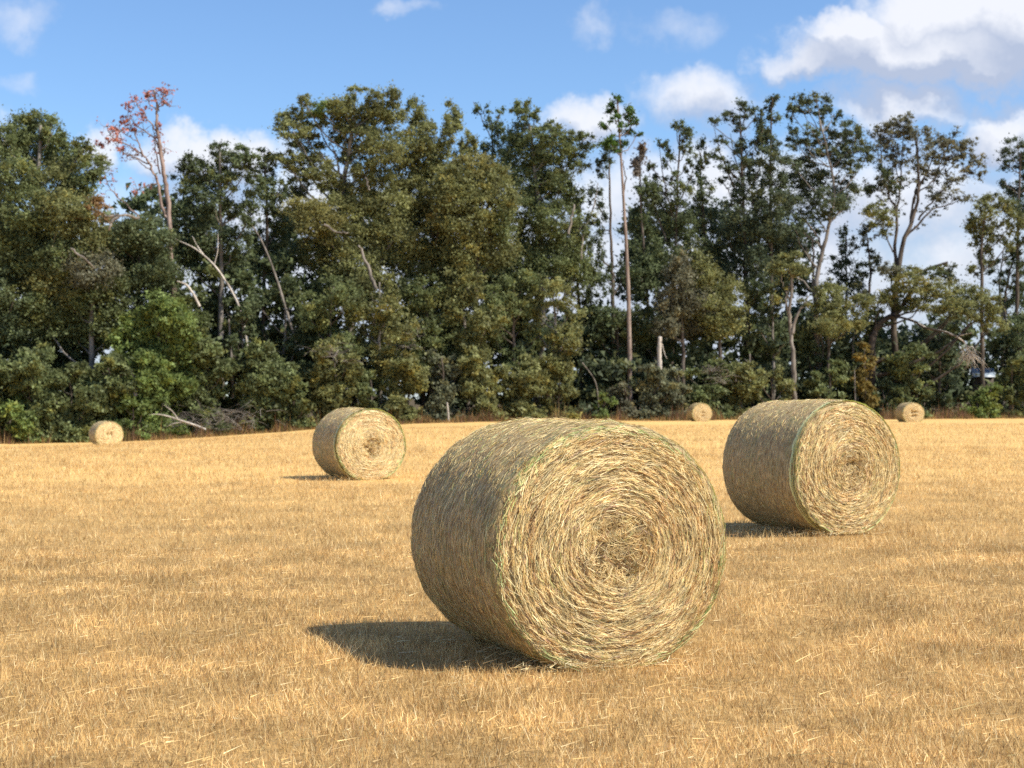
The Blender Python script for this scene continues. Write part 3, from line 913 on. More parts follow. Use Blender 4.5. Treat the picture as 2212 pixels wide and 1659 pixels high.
oak('thin upright dark tree with a columnar top left of the ragged oak crowns', 1515, E(1515) + 10, [(1530, 680), (1520, 480), (1512, 330)],
    [(1511, 312, 12, 18), (1516, 345, 15, 22), (1508, 378, 18, 22), (1522, 415, 22, 26), (1505, 450, 24, 28), (1530, 480, 28, 32), (1510, 530, 34, 36), (1540, 560, 34, 36), (1515, 600, 40, 40)], DARK, seed=16, r0=0.17, dens=0.25)
oak('tall dark oak with lacy outspread top and sky showing through its boughs', 1600, E(1600) + 8, [(1615, 700), (1610, 560), (1605, 420), (1600, 260)],
    [(1542, 263, 15, 12), (1581, 246, 22, 15), (1612, 235, 22, 18), (1636, 246, 14, 15), (1590, 274, 20, 10), (1563, 299, 18, 11), (1602, 318, 24, 18), (1550, 335, 18, 14), (1576, 362, 24, 16), (1617, 345, 20, 22),
     (1649, 280, 14, 26), (1635, 315, 18, 20), (1640, 365, 26, 24), (1565, 400, 22, 16, 0, None, 0.6), (1610, 395, 26, 24), (1580, 440, 24, 22, 0, None, 0.7), (1630, 430, 30, 28), (1600, 480, 34, 32), (1640, 490, 30, 32),
     (1570, 510, 24, 26), (1610, 540, 40, 36), (1580, 590, 36, 40), (1640, 570, 34, 40)], BLUISH, seed=17, r0=0.26, dens=0.26,
    extra=[([(1608, 460), (1585, 400), (1560, 340), (1543, 270)], 0.1, 0.02), ([(1606, 400), (1588, 340), (1578, 290)], 0.07, 0.02), ([(1607, 430), (1640, 370), (1650, 300)], 0.08, 0.02)])
oak('slender column of dark foliage with a knobbed tip, left of the forked oak', 1662, E(1662) + 7, [(1668, 700), (1665, 450), (1668, 220)],
    [(1670, 208, 14, 14), (1662, 228, 15, 14), (1672, 250, 13, 15), (1655, 280, 18, 18), (1660, 312, 26, 24), (1665, 345, 28, 26), (1670, 390, 30, 28), (1680, 440, 34, 30), (1660, 490, 34, 34), (1685, 530, 32, 34)], BLUISH, seed=18, r0=0.22, dens=0.27)
oak('tall dark oak with forked pale trunk and clumped crown, right of the centre gap', 1772, E(1772) + 6, [(1762, 700), (1764, 602), (1777, 537), (1790, 485), (1800, 400), (1770, 260)],
    [(1719, 219, 17, 15), (1764, 211, 15, 11), (1746, 232, 27, 16), (1784, 226, 15, 18), (1711, 245, 11, 22), (1803, 245, 15, 15), (1714, 278, 11, 18), (1772, 250, 14, 12), (1797, 278, 13, 16), (1752, 280, 22, 15),
     (1714, 305, 19, 16), (1766, 319, 29, 22), (1738, 310, 16, 14), (1839, 273, 19, 18), (1818, 291, 24, 18), (1854, 294, 21, 19), (1839, 320, 33, 22), (1872, 336, 14, 16), (1813, 336, 29, 24), (1839, 360, 24, 18),
     (1752, 348, 34, 18), (1712, 350, 26, 22), (1714, 380, 36, 26), (1782, 392, 34, 26), (1740, 415, 30, 24), (1831, 410, 30, 24), (1792, 432, 38, 26), (1766, 456, 34, 18), (1825, 438, 26, 20), (1700, 440, 34, 30),
     (1715, 490, 30, 26), (1690, 540, 36, 30)], BLUISH, seed=19, r0=0.25, dens=0.28, trunk_mat=M_BARK_GREY, limbs=True,
    extra=[([(1777, 540), (1760, 500), (1738, 475), (1725, 450)], 0.11, 0.03), ([(1790, 485), (1806, 465), (1822, 448), (1835, 420)], 0.11, 0.03), ([(1757, 640), (1757, 570), (1757, 511)], 0.11, 0.07), ([(1757, 570), (1745, 540), (1738, 520)], 0.05, 0.02)])
oak('umbrella shaped tree with fanned bare limbs and thin grey green crown', 1945, E(1945) + 7, [(1930, 700), (1938, 600), (1950, 525), (1970, 474), (1985, 400), (1978, 300)],
    [(1909, 279, 21, 15), (1954, 258, 21, 17), (1930, 268, 19, 13), (1982, 284, 28, 16), (1957, 288, 21, 13), (1907, 308, 13, 18), (2027, 304, 28, 16), (2056, 296, 18, 13), (2084, 320, 20, 18), (2056, 334, 25, 14, 0, None, 0.7),
     (2014, 320, 20, 15, 0, None, 0.7), (2105, 342, 13, 13, 0, None, 0.8), (2118, 364, 14, 13, 0, None, 0.8), (2092, 372, 20, 11, 0, None, 0.6), (2021, 365, 26, 15, 0, None, 0.45), (1985, 345, 24, 18, 0, None, 0.5), (2066, 390, 28, 10, 0, None, 0.6),
     (2027, 424, 24, 11), (2079, 430, 22, 7, 0, None, 0.7), (1912, 376, 19, 26, 0, DARK), (1935, 396, 22, 18, 0, DARK), (1891, 408, 20, 14, 0, DARK), (1896, 455, 32, 22, -2, OLIVE), (1907, 488, 24, 18, -2, OLIVE), (1940, 340, 22, 20, 0, None, 0.6)],
    DUSKY, seed=20, r0=0.30, dens=0.26, size=0.16, limbs=False, trunk_mat=M_BARK, spr=(16, 40, 1.0, 0.33),
    extra=[([(1940, 590), (1933, 537), (1938, 459), (1920, 420), (1907, 355), (1905, 300)], 0.17, 0.03), ([(1938, 470), (1945, 400), (1950, 330), (1954, 265)], 0.10, 0.02), ([(1968, 480), (1977, 420), (1999, 381), (2020, 330), (2030, 305)], 0.11, 0.02),
           ([(1958, 510), (1990, 478), (2014, 454), (2053, 441), (2084, 430)], 0.12, 0.02), ([(1985, 475), (2010, 440), (2045, 405), (2075, 385), (2110, 365)], 0.10, 0.02), ([(1978, 420), (2010, 395), (2040, 360), (2058, 335)], 0.08, 0.02),
           ([(1975, 440), (1985, 370), (1984, 300)], 0.08, 0.02), ([(2040, 375), (2070, 345), (2085, 322)], 0.05, 0.015), ([(2015, 400), (2025, 370), (2055, 300)], 0.05, 0.015), ([(1925, 430), (1905, 412), (1890, 405)], 0.05, 0.02),
           ([(1930, 545), (1910, 500), (1895, 460)], 0.07, 0.02), ([(1907, 355), (1898, 330), (1908, 282)], 0.04, 0.015), ([(1945, 400), (1932, 340), (1930, 270)], 0.05, 0.015)])
oak('dark treetop cut off by the right edge of the picture', 2205, E(2205) + 6, [(2195, 700), (2200, 480), (2205, 330)],
    [(2200, 312, 26, 16), (2178, 330, 18, 14), (2168, 345, 13, 12), (2190, 358, 24, 18), (2230, 340, 36, 30), (2172, 392, 16, 14, 0, None, 0.7), (2200, 405, 28, 24), (2240, 400, 36, 36), (2190, 440, 24, 20, 0, None, 0.7), (2230, 470, 40, 36), (2260, 340, 40, 40), (2280, 430, 40, 50)],
    BLUISH, seed=21, r0=0.24, dens=0.25)
oak('cedar like olive green tree with dark straight trunk near the right edge', 2122, E(2122) + 4, [(2122, 800), (2121, 650), (2120, 530), (2130, 440)],
    [(2144, 432, 23, 22), (2168, 448, 20, 22), (2126, 460, 24, 22), (2192, 474, 26, 26), (2118, 488, 28, 26), (2100, 482, 14, 14), (2145, 500, 28, 24), (2118, 525, 20, 22), (2130, 560, 19, 28), (2180, 520, 20, 18, 0, None, 0.6), (2110, 590, 16, 18, 0, None, 0.7)],
    OLIVE, seed=22, r0=0.24, dens=0.30)
oak('low leaning dark trunked oak with spreading olive boughs under the umbrella tree', 1883, E(1883) + 3, [(1883, 750), (1891, 716), (1907, 693), (1945, 672), (1975, 625), (2001, 585), (2053, 565)],
    [(1974, 612, 44, 22), (1961, 590, 34, 18), (1896, 651, 28, 22), (1922, 580, 28, 18, 0, DUSKY), (2027, 626, 38, 22), (2092, 640, 44, 26), (2066, 664, 38, 22), (2118, 672, 38, 22), (2146, 652, 24, 20), (2001, 657, 34, 18), (1935, 640, 30, 22),
     (2020, 590, 26, 14, 0, DARK), (1950, 655, 30, 18, 0, DARK), (2150, 700, 26, 22)], OLIVE, seed=23, r0=0.36, dens=0.30, trunk_mat=M_BARK_DARK,
    extra=[([(1930, 682), (1972, 693, -2), (2001, 708, -3), (2040, 716, -3), (2066, 727, -3)], 0.10, 0.08)])
oak('straight pale trunked tree with small olive crown, trunk bare down to the shrubs', 1716, E(1716) + 1.5, [(1714, 846), (1713, 781), (1710, 729), (1706, 677), (1711, 612), (1705, 580)],
    [(1701, 584, 38, 16), (1722, 577, 22, 14), (1688, 568, 28, 17), (1735, 655, 14, 10, 0, None, 0.6), (1710, 555, 22, 14), (1680, 630, 20, 20, 0, None, 0.6)], OLIVE, seed=24, r0=0.24, dens=0.30, trunk_mat=M_BARK_GREY, limbs=False,
    extra=[([(1712, 720), (1722, 677), (1740, 656), (1746, 640)], 0.15, 0.05), ([(1706, 690), (1698, 651), (1709, 612), (1716, 590)], 0.10, 0.04), ([(1707, 650), (1690, 610), (1686, 575)], 0.08, 0.03), ([(1712, 600), (1700, 580), (1690, 566)], 0.07, 0.03)])
oak('dark conical tree filling the gap between the forked oak and the umbrella tree', 1825, E(1825) + 12, [(1828, 700), (1828, 500)],
    [(1822, 500, 16, 20), (1830, 530, 22, 22), (1818, 555, 26, 22), (1840, 580, 30, 20), (1815, 590, 30, 24), (1850, 610, 24, 18), (1800, 620, 26, 20), (1835, 630, 34, 26), (1870, 500, 12, 22, 0, GREYG, 0.5)], BLUISH, seed=25, r0=0.18, dens=0.16)
oak('olive mid height tree standing below the lacy oak', 1560, E(1560) + 3, [(1555, 740), (1555, 620)],
    [(1550, 640, 40, 32), (1565, 615, 32, 28), (1520, 590, 26, 34), (1585, 660, 34, 28), (1530, 670, 36, 30), (1505, 570, 22, 30), (1560, 700, 46, 30)], OLIVE, seed=26, r0=0.2)
oak('olive brown mid height tree right of the broken stump, under the ragged tree', 1475, E(1475) + 3, [(1475, 740), (1472, 600)],
    [(1467, 570, 22, 26), (1470, 605, 34, 34), (1490, 650, 42, 34), (1450, 655, 34, 32), (1480, 700, 46, 34), (1440, 700, 30, 28)], DUSKY, seed=27, r0=0.2)
oak('light green leaning leafy tree below the forked oak', 1795, E(1795) + 3, [(1790, 760), (1792, 660)],
    [(1792, 640, 32, 28), (1816, 664, 26, 20), (1782, 682, 32, 22), (1857, 652, 28, 18), (1770, 655, 22, 24), (1800, 700, 40, 26), (1845, 690, 34, 24)], OLIVE, seed=28, r0=0.16)
oak('slim leaning tree with thin foliage at the right edge', 2185, E(2185) + 7, [(2170, 680), (2178, 602), (2196, 545), (2205, 500)],
    [(2196, 550, 16, 16), (2205, 520, 18, 16), (2178, 600, 18, 20), (2215, 580, 26, 24), (2175, 640, 22, 22), (2215, 640, 30, 30)], DARK, seed=29, r0=0.13, dens=0.25)

# --- second row and middle storey: fuller trees between and behind, one object each
MIDS = [
    ('deep green tree behind the far left bale, midway up the wood', 60, 6, 560, 760, 85, 13, MIDG),
    ('shaded leafy tree behind the shrubs above the far left bale', 165, 7, 640, 800, 70, 13, DARK),
    ('dull green tree at the left edge beside the deep green one', -30, 6, 480, 820, 80, 16, DARK),
    ('leafy tree between the round dark crown and the pale leaning trunk', 420, 6, 620, 800, 60, 12, MIDG),
    ('shadowy tree behind the pale leaning trunk', 520, 9, 600, 800, 70, 13, DARK),
    ('dark green tree left of the middle distance bale, under the slim wispy tree', 610, 7, 600, 800, 75, 15, DARK),
    ('bushy green tree above the middle distance bale', 720, 4, 600, 790, 75, 15, MIDG),
    ('olive green tree right above the middle distance bale', 820, 3, 590, 790, 75, 15, OLIVE),
    ('full grey green tree under the slender upright tops', 915, 4, 600, 790, 72, 15, MIDG),
    ('full olive green tree in the lower middle of the wood', 1010, 3, 590, 780, 76, 16, OLIVE),
    ('full mid green tree below the large dark green tree', 1110, 3, 590, 790, 76, 16, MIDG),
    ('rounded olive tree whose top reaches the sky gap left of the pine', 1192, 2, 612, 800, 66, 15, OLIVE),
    ('thin dark tree filling the gap just left of the bare trunked tree and pine', 1255, 9, 420, 720, 48, 18, DARK),
    ('grey green thin tree between the umbrella tree and the cedar like tree', 2052, 9, 560, 720, 40, 9, GREYG),
    ('thin grey green tree in the gap between the forked oak and the umbrella tree', 1872, 10, 470, 700, 36, 11, GREYG),
    ('dark slender tree filling the gap near the right edge of the wood', 2166, 9, 520, 720, 40, 11, DARK),
    ('very dark tree behind the pine foot', 1335, 6, 665, 820, 66, 13, DARK),
    ('very dark tree behind the broken stump', 1410, 7, 660, 820, 60, 12, DARK),
    ('dark tree between the stump and the straight pale trunk', 1625, 6, 600, 800, 60, 13, DARK),
    ('dark understorey tree left of the straight pale trunk', 1670, 4, 640, 810, 44, 10, BLUISH),
    ('dark understorey tree right of the straight pale trunk', 1770, 5, 690, 820, 50, 11, DARK),
    ('dark low tree beside the leaning oak trunk', 1850, 5, 690, 830, 50, 11, DARK),
    ('dark low tree under the hanging broken limb', 2030, 5, 690, 830, 55, 11, BLUISH),
    ('dark low tree at the right edge of the wood', 2200, 4, 680, 830, 60, 12, DARK),
]
for i, (lab, x, dd, yt, yb, hw, n, c) in enumerate(MIDS):
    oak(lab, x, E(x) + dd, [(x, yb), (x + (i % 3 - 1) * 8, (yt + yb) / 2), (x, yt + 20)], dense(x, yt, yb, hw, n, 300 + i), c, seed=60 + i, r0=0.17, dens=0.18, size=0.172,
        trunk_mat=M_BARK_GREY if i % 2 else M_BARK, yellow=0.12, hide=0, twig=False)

# --- shrubs along the field edge
def shrub(label, x, dd, yt, hw, col, n=None, seed=0, name='shrub', yb=None, dens=0.27, size=0.21, yellow=0.12):
    d = E(x) + dd
    base = W(x, 0, d)
    yg = HY + (CAMZ - float(zg(base[0], base[1]))) / d * FPX
    yb = yb or yg - 14
    n = n or max(6, int((yb - yt) * hw / 420))
    lobes = dense(x, yt, yb, hw, n, 700 + seed, top=0.4)
    # skirt of foliage down to the ground
    r_ = np.random.default_rng(900 + seed)
    for q in range(3):
        lobes.append((x + (q - 1) * hw * 0.55 + r_.uniform(-6, 6), yg - hw * 0.22, hw * 0.40, hw * 0.28, r_.uniform(-0.8, 0.3)))
    return build_tree(name, label, 'shrub', x, d, [(x, yb - 10), (x + 3, (yt + yb) / 2), (x, yt + 12)], lobes, col, dens=dens, size=size, seed=seed + 130, r0=0.09, yellow=yellow, group='shrubs along the field edge', twig=False)


SHRUBS = [
    ('bushy dark green shrub at the left edge of the field', -10, 1.5, 770, 60, MIDG),
    ('tall leafy shrub left of the far left bale', 70, 1.0, 750, 60, MIDG),
    ('low round shrub beside the field, left of the far left bale', 45, 0.4, 860, 55, BRIGHT),
    ('dense shrub right behind the far left bale', 150, 0.8, 790, 62, MIDG),
    ('shrub behind and right of the far left bale', 235, 1.0, 770, 58, MIDG),
    ('low bright shrub touching the right side of the far left bale', 288, 0.2, 862, 42, BRIGHT),
    ('bright green cone shaped young tree, brightest green of the left wood', 340, 1.8, 645, 78, BRIGHT),
    ('green shrub right of the bright cone shaped tree', 445, 2.0, 735, 58, MIDG),
    ('slim dark green shrub hiding the foot of the long leaning trunk', 522, 3.0, 655, 40, DARK),
    ('green shrub left of the middle distance bale, behind the brush', 560, 1.8, 740, 60, MIDG),
    ('low green shrub close left of the middle distance bale', 632, 1.0, 790, 50, MIDG),
    ('olive shrub rising behind the middle distance bale', 720, 1.6, 735, 56, OLIVE),
    ('low shrub right behind the middle distance bale top', 800, 1.0, 800, 46, MIDG),
    ('shrub just right of the middle distance bale', 880, 1.2, 770, 52, OLIVE),
    ('grey green shrub with bare stems, above the field left of the largest bale', 955, 1.4, 760, 50, GREYG),
    ('leafy shrub above the left shoulder of the largest bale', 1035, 1.0, 760, 54, OLIVE),
    ('leafy shrub above the top of the largest bale', 1120, 1.2, 770, 54, OLIVE),
    ('dark olive shrub left of the white leaning stick', 1205, 1.0, 765, 50, OLIVE),
    ('small yellow green bush at the foot of the white leaning stick', 1303, 0.2, 846, 24, BRIGHT),
    ('low dusky shrub right of the yellow green bush', 1350, 0.6, 828, 36, DUSKY),
    ('rounded grey green shrub below the broken stump', 1410, 0.6, 790, 46, GREYG),
    ('grey green shrub between the stump shrub and the tiny bale', 1465, 0.6, 800, 38, GREYG),
    ('dark green shrub behind the tiny far bale', 1530, 1.4, 775, 48, MIDG),
    ('broad olive shrub left of the second largest bale', 1600, 1.0, 780, 52, OLIVE),
    ('shrub over the left shoulder of the second largest bale', 1665, 0.8, 800, 40, OLIVE),
    ('dark leafy shrub over the top of the second largest bale', 1790, 1.0, 775, 46, MIDG),
    ('rusty orange leaved shrub right of the straight pale trunk', 1868, 0.8, 742, 36, (0.20, 0.155, 0.045)),
    ('tall green shrub directly above the rightmost far bale', 1962, 0.8, 742, 50, MIDG),
    ('low green shrub right of the rightmost far bale', 2112, 0.6, 826, 44, BRIGHT),
    ('dark green shrub beside the little blue roof', 2184, 1.0, 768, 34, MIDG),
    ('dark green shrub at the right edge of the field', 2225, 0.8, 745, 46, MIDG),
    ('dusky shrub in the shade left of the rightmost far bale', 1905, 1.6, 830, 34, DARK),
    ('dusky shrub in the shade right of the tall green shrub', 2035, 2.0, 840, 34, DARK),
]
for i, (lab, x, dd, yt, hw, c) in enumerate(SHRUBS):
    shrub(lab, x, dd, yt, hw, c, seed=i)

# --- dead wood
def pole(name, label, cat, pts, d, r0, r1, mat, forks=()):
    P = np.array([W(x, y, d + (q[0] if q else 0)) for x, y, *q in pts])
    base = P[0].copy()
    root = thing(name, label, cat, base, 0)
    mb = MB()
    k = len(P) * 5
    tube(mb, spline(P, k) - base, np.linspace(r0, r1, k), 8, wob=0.25)
    obj('stem', mb.mesh('stem', True), mat, root)
    for pp, a, b in forks:
        mb = MB()
        q = spline(np.array([W(x, y, d + (z[0] if z else 0)) for x, y, *z in pp]), len(pp) * 4)
        tube(mb, q - base, np.linspace(a, b, len(q)), 5, wob=0.2)
        obj('branch', mb.mesh('branch', True), mat, root)
    return root


ds = E(480) + 6.0
pole('dead_tree', 'long pale bare trunk leaning up to the left across the dark wood', 'dead tree', [(540, 830), (530, 720), (513, 655), (472, 585), (427, 541), (378, 516)], ds, 0.11, 0.04, M_DEAD,
     [([(440, 552), (425, 530), (415, 510)], 0.06, 0.02), ([(462, 572), (470, 540), (470, 505)], 0.05, 0.02)])
pole('fallen_limb', 'short pale bent limb hanging left of the long leaning trunk', 'branch', [(431, 662), (416, 633), (402, 615), (382, 607)], E(410) + 0.8, 0.10, 0.04, M_DEAD)
pole('dead_tree', 'thin pale slanting trunk among dark leaves right of the leaning trunk', 'dead tree', [(640, 740), (612, 650), (600, 610), (580, 555), (562, 515), (540, 480)], E(580) + 6, 0.11, 0.04, M_BARK_GREY)
pole('dead_tree', 'pale upright trunk half hidden below the long leaning trunk', 'dead tree', [(504, 860), (500, 780), (497, 735), (494, 690)], E(495) + 3.0, 0.11, 0.06, M_BARK_GREY)
pole('tree_stump', 'broken pale grey stump standing above the grey green shrubs', 'stump', [(1424, 862), (1425, 800), (1424, 760), (1426, 728)], E(1424) + 2.2, 0.21, 0.16, M_DEAD,
     [([(1426, 735), (1428, 727)], 0.09, 0.02), ([(1430, 742), (1436, 765), (1441, 775)], 0.035, 0.02)])
pole('leaning_stick', 'thin white bent stick leaning out of the wood edge', 'branch', [(1293, 880), (1292, 859), (1285, 822), (1258, 783)], E(1280) + 0.2, 0.05, 0.03, M_BARK_GREY)
pole('tree_stump', 'short grey trunk with a side stub among shrubs left of the second largest bale', 'stump', [(1619, 850), (1619, 800), (1620, 765)], E(1619) + 0.6, 0.11, 0.06, M_BARK_GREY, [([(1619, 785), (1608, 775)], 0.05, 0.02)])
pole('dead_tree', 'pale trunk stub below the far left dark tree', 'dead tree', [(292, 856), (289, 820), (284, 800)], E(289) + 0.2, 0.16, 0.11, M_BARK_GREY)
pole('dead_tree', 'white thin stem low in the shrubs right of the middle distance bale', 'dead tree', [(969, 915), (968, 890), (966, 870)], E(968) - 0.3, 0.07, 0.05, M_DEAD)
pole('dead_tree', 'thin pale vertical stem in the shrubs below the rusty orange shrub', 'dead tree', [(1848, 900), (1847, 850), (1846, 800)], E(1848) + 0.2, 0.06, 0.04, M_BARK_GREY)


def twig_heap(name, label, cat, pts, d, n, spread, mat_, length, r=0.02, droop=0.0, seed=0):
    """thin bare twigs fanning out from a few sources"""
    r_ = np.random.default_rng(seed)
    P0 = W(*pts[0], d)
    root = thing(name, label, cat, P0, 0)
    mb = MB()
    for i in range(n):
        a = pts[r_.integers(0, len(pts))]
        p = W(*a, d) + r_.normal(0, 1, 3) * spread * np.array([1, 0.7, 0.25])
        v = r_.normal(0, 1, 3) * np.array([1, 0.8, 0.45])
        v[2] = abs(v[2]) * 0.7 if droop == 0 else -abs(v[2]) - droop
        v *= length * r_.uniform(0.4, 1.2) / np.linalg.norm(v)
        q = p + v * 0.5 + r_.normal(0, 0.1, 3) * length
        e = p + v + np.array([0, 0, -0.18 * length])
        tube(mb, spline(np.array([p, q, e]), 5) - P0, np.linspace(r, r * 0.4, 5) * r_.uniform(0.6, 1.5), 3)
    o = obj('twigs', mb.mesh('twigs'), mat_, root)
    o['kind'] = 'stuff'
    return root


twig_heap('brush_pile', 'grey heap of bare brushwood at the field edge under the leaning trunk', 'brush pile', [(470, 905), (450, 915), (490, 895), (520, 915), (430, 920), (400, 915), (360, 910)], E(470) - 0.1, 190, 0.9, M_BARK_GREY, 2.1, 0.015, seed=5)
pole('fallen_branch', 'long grey fallen branch lying before the brush pile', 'branch', [(445, 928), (420, 918), (390, 908), (362, 899), (338, 895), (312, 898)], E(400) - 0.6, 0.085, 0.03, M_DEAD,
     [([(400, 911), (375, 915), (360, 922)], 0.05, 0.02), ([(385, 906), (372, 888), (350, 872)], 0.045, 0.015), ([(338, 888, 0.6), (318, 886, 0.6), (300, 886, 0.6)], 0.06, 0.03)])
hl = E(2060) - 0.5
pole('broken_limb', 'long pale broken limb hanging out from the leaning oak', 'branch', [(1968, 690), (2001, 708), (2040, 716), (2066, 727), (2084, 740), (2092, 757), (2098, 775)], hl, 0.10, 0.03, M_DEAD,
     [([(2066, 727), (2085, 722), (2104, 718)], 0.05, 0.015), ([(2088, 748), (2100, 765), (2106, 785)], 0.04, 0.015)])
twig_heap('dead_twigs', 'grey dead twigs drooping from the tip of the broken limb', 'twigs', [(2088, 748), (2093, 760), (2098, 768)], hl, 90, 0.25, M_DEAD, 1.3, 0.016, droop=0.6, seed=8)
twig_heap('dead_twigs', 'fan of grey dead branches left above the middle distance bale', 'twigs', [(715, 770), (735, 778), (700, 760)], E(720) + 0.4, 40, 0.3, M_BARK_GREY, 1.8, 0.018, seed=9)
twig_heap('dead_twigs', 'grey tangled twigs in the shrub left of the second largest bale', 'twigs', [(1555, 815), (1540, 800), (1570, 825)], E(1560) - 0.2, 60, 0.4, M_BARK_GREY, 1.2, 0.016, seed=10)
twig_heap('dead_twigs', 'grey dead branchlets in the olive foliage above the largest bale', 'twigs', [(880, 735), (890, 720), (870, 750)], E(880) + 0.8, 36, 0.35, M_BARK_GREY, 1.5, 0.016, seed=12)

# --- little roofed shed deep in the trees at the right
M_ROOF, t = new_mat('metal_roof')
tc = t.add('ShaderNodeTexCoord')
n1 = t.noise(t.vmul(tc.outputs['Object'], (6.0, 0.4, 0.4)), 1.5, 3.0)
out(t, principled(t, t.mix(n1, (0.20, 0.26, 0.33), (0.28, 0.34, 0.42)), 0.45, 0.5))
M_PLANK, t = new_mat('weathered_boards')
tc = t.add('ShaderNodeTexCoord')
n1 = t.noise(t.vmul(tc.outputs['Object'], (8.0, 8.0, 0.6)), 1.5, 4.0)
out(t, principled(t, t.mix(n1, (0.06, 0.05, 0.045), (0.14, 0.12, 0.10)), 0.9, 0.1))
dsh = E(2125) + 5.6
sb = W(2122, 0, dsh)
sz = W(0, 815, dsh)[2]
shed = thing('shed', 'small shed with a pale blue metal roof glimpsed through the trees', 'shed', (sb[0], sb[1], float(zg(sb[0], sb[1]))), math.radians(-12))
hgt = sz - float(zg(sb[0], sb[1]))
hw_, dp = 0.95, 1.3
mb = MB()
box = lambda x0, x1, y0, y1, z0, z1: (np.array([(x0, y0, z0), (x1, y0, z0), (x1, y1, z0), (x0, y1, z0), (x0, y0, z1), (x1, y0, z1), (x1, y1, z1), (x0, y1, z1)]),
                                      [(0, 1, 5, 4), (1, 2, 6, 5), (2, 3, 7, 6), (3, 0, 4, 7), (4, 5, 6, 7), (3, 2, 1, 0)])
mb.add(*box(-hw_ + 0.1, hw_ - 0.1, -dp + 0.2, dp - 0.2, -0.3, hgt - 0.02))
obj('wall', mb.mesh('wall'), M_PLANK, shed)
mb = MB()
for s in (-1, 1):
    V = np.array([(-hw_, s * (dp + 0.2), hgt), (hw_, s * (dp + 0.2), hgt), (hw_, 0, hgt + 0.75), (-hw_, 0, hgt + 0.75)])
    V = np.vstack([V, V + np.array([0, 0, 0.05])])
    mb.add(V, [(0, 1, 2, 3), (4, 5, 6, 7), (0, 1, 5, 4), (1, 2, 6, 5), (2, 3, 7, 6), (3, 0, 4, 7)])
obj('roof', mb.mesh('roof'), M_ROOF, shed)
mb = MB()
mb.add(*box(-0.35, 0.35, -dp + 0.15, -dp + 0.19, -0.2, min(1.8, hgt - 0.15)))
obj('door', mb.mesh('door'), M_PLANK, shed)

# --- the deep wood behind: a mass nobody could count
mc = MB()
r_ = np.random.default_rng(77)
for i in range(520):
    x = r_.uniform(-250, 2480)
    left = 1 - smooth((x - 1130) / 160)
    d = E(x) + (r_.uniform(9, 24) if i % 3 else r_.uniform(4, 12))
    y = (r_.uniform(440, 880) if i % 3 else r_.uniform(720, 890)) if r_.random() < left else r_.uniform(690, 880)
    rx = r_.uniform(40, 80)
    m_ = d / FPX
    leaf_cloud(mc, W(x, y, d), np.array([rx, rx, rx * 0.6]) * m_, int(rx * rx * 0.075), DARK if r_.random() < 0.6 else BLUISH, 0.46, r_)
for i in range(150):
    x = r_.uniform(-150, 1240)
    d = E(x) + r_.uniform(7, 13)
    rx = r_.uniform(36, 60)
    m_ = d / FPX
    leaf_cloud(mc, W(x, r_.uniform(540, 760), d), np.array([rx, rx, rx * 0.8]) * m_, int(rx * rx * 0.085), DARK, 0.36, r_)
for i in range(120):
    x = r_.uniform(1350, 1760)
    d = E(x) + r_.uniform(11, 20)
    rx = r_.uniform(24, 44)
    m_ = d / FPX
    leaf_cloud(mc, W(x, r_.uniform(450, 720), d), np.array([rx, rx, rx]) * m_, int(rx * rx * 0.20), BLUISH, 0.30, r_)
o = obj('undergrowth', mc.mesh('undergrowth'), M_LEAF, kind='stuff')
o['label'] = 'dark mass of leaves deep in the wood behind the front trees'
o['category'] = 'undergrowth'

# --- weeds and dry tall grass where the field meets the wood
mw = MB()
n = 42000
xp = r_.uniform(-60, 60, n)
yp = edge_y(xp) + r_.normal(0.0, 0.8, n)
patch = vnoise(xp * 0.5, yp * 0.2, 5)
h = r_.gamma(4, 0.075, n) * (0.5 + 1.6 * smooth(patch * 1.5 + 0.4))
b = np.stack([xp, yp, zg(xp, yp) - 0.03], -1)
tip = b + np.stack([r_.normal(0, 0.14, n), r_.normal(0, 0.14, n), h], -1)
ww = np.stack([r_.uniform(0.012, 0.03, n), r_.normal(0, 0.01, n), np.zeros(n)], -1)
V = np.stack([b - ww, b + ww, tip], 1).reshape(-1, 3)
red = np.array([(0.21, 0.105, 0.07), (0.20, 0.125, 0.065), (0.30, 0.19, 0.07), (0.42, 0.28, 0.11), (0.10, 0.11, 0.03)])
c = red[np.where(patch > 0.05, r_.choice(5, n, p=[0.30, 0.28, 0.16, 0.10, 0.16]), r_.choice(5, n, p=[0.06, 0.16, 0.28, 0.3, 0.2]))] * r_.uniform(0.7, 1.3, (n, 1))
mw.add(V, None, np.arange(n * 3).reshape(n, 3), np.repeat(c, 3, 0))
o = obj('weeds', mw.mesh('weeds'), M_LEAF, kind='stuff')
o['label'] = 'rusty red weeds and dry grass along the edge of the wood'
o['category'] = 'weeds'

# ------------------------------------------------------------------ stubble
PALE = np.array([(0.84, 0.60, 0.27), (0.76, 0.50, 0.19), (0.88, 0.70, 0.38), (0.56, 0.35, 0.135), (0.34, 0.21, 0.085), (0.46, 0.36, 0.15), (0.44, 0.26, 0.12)])


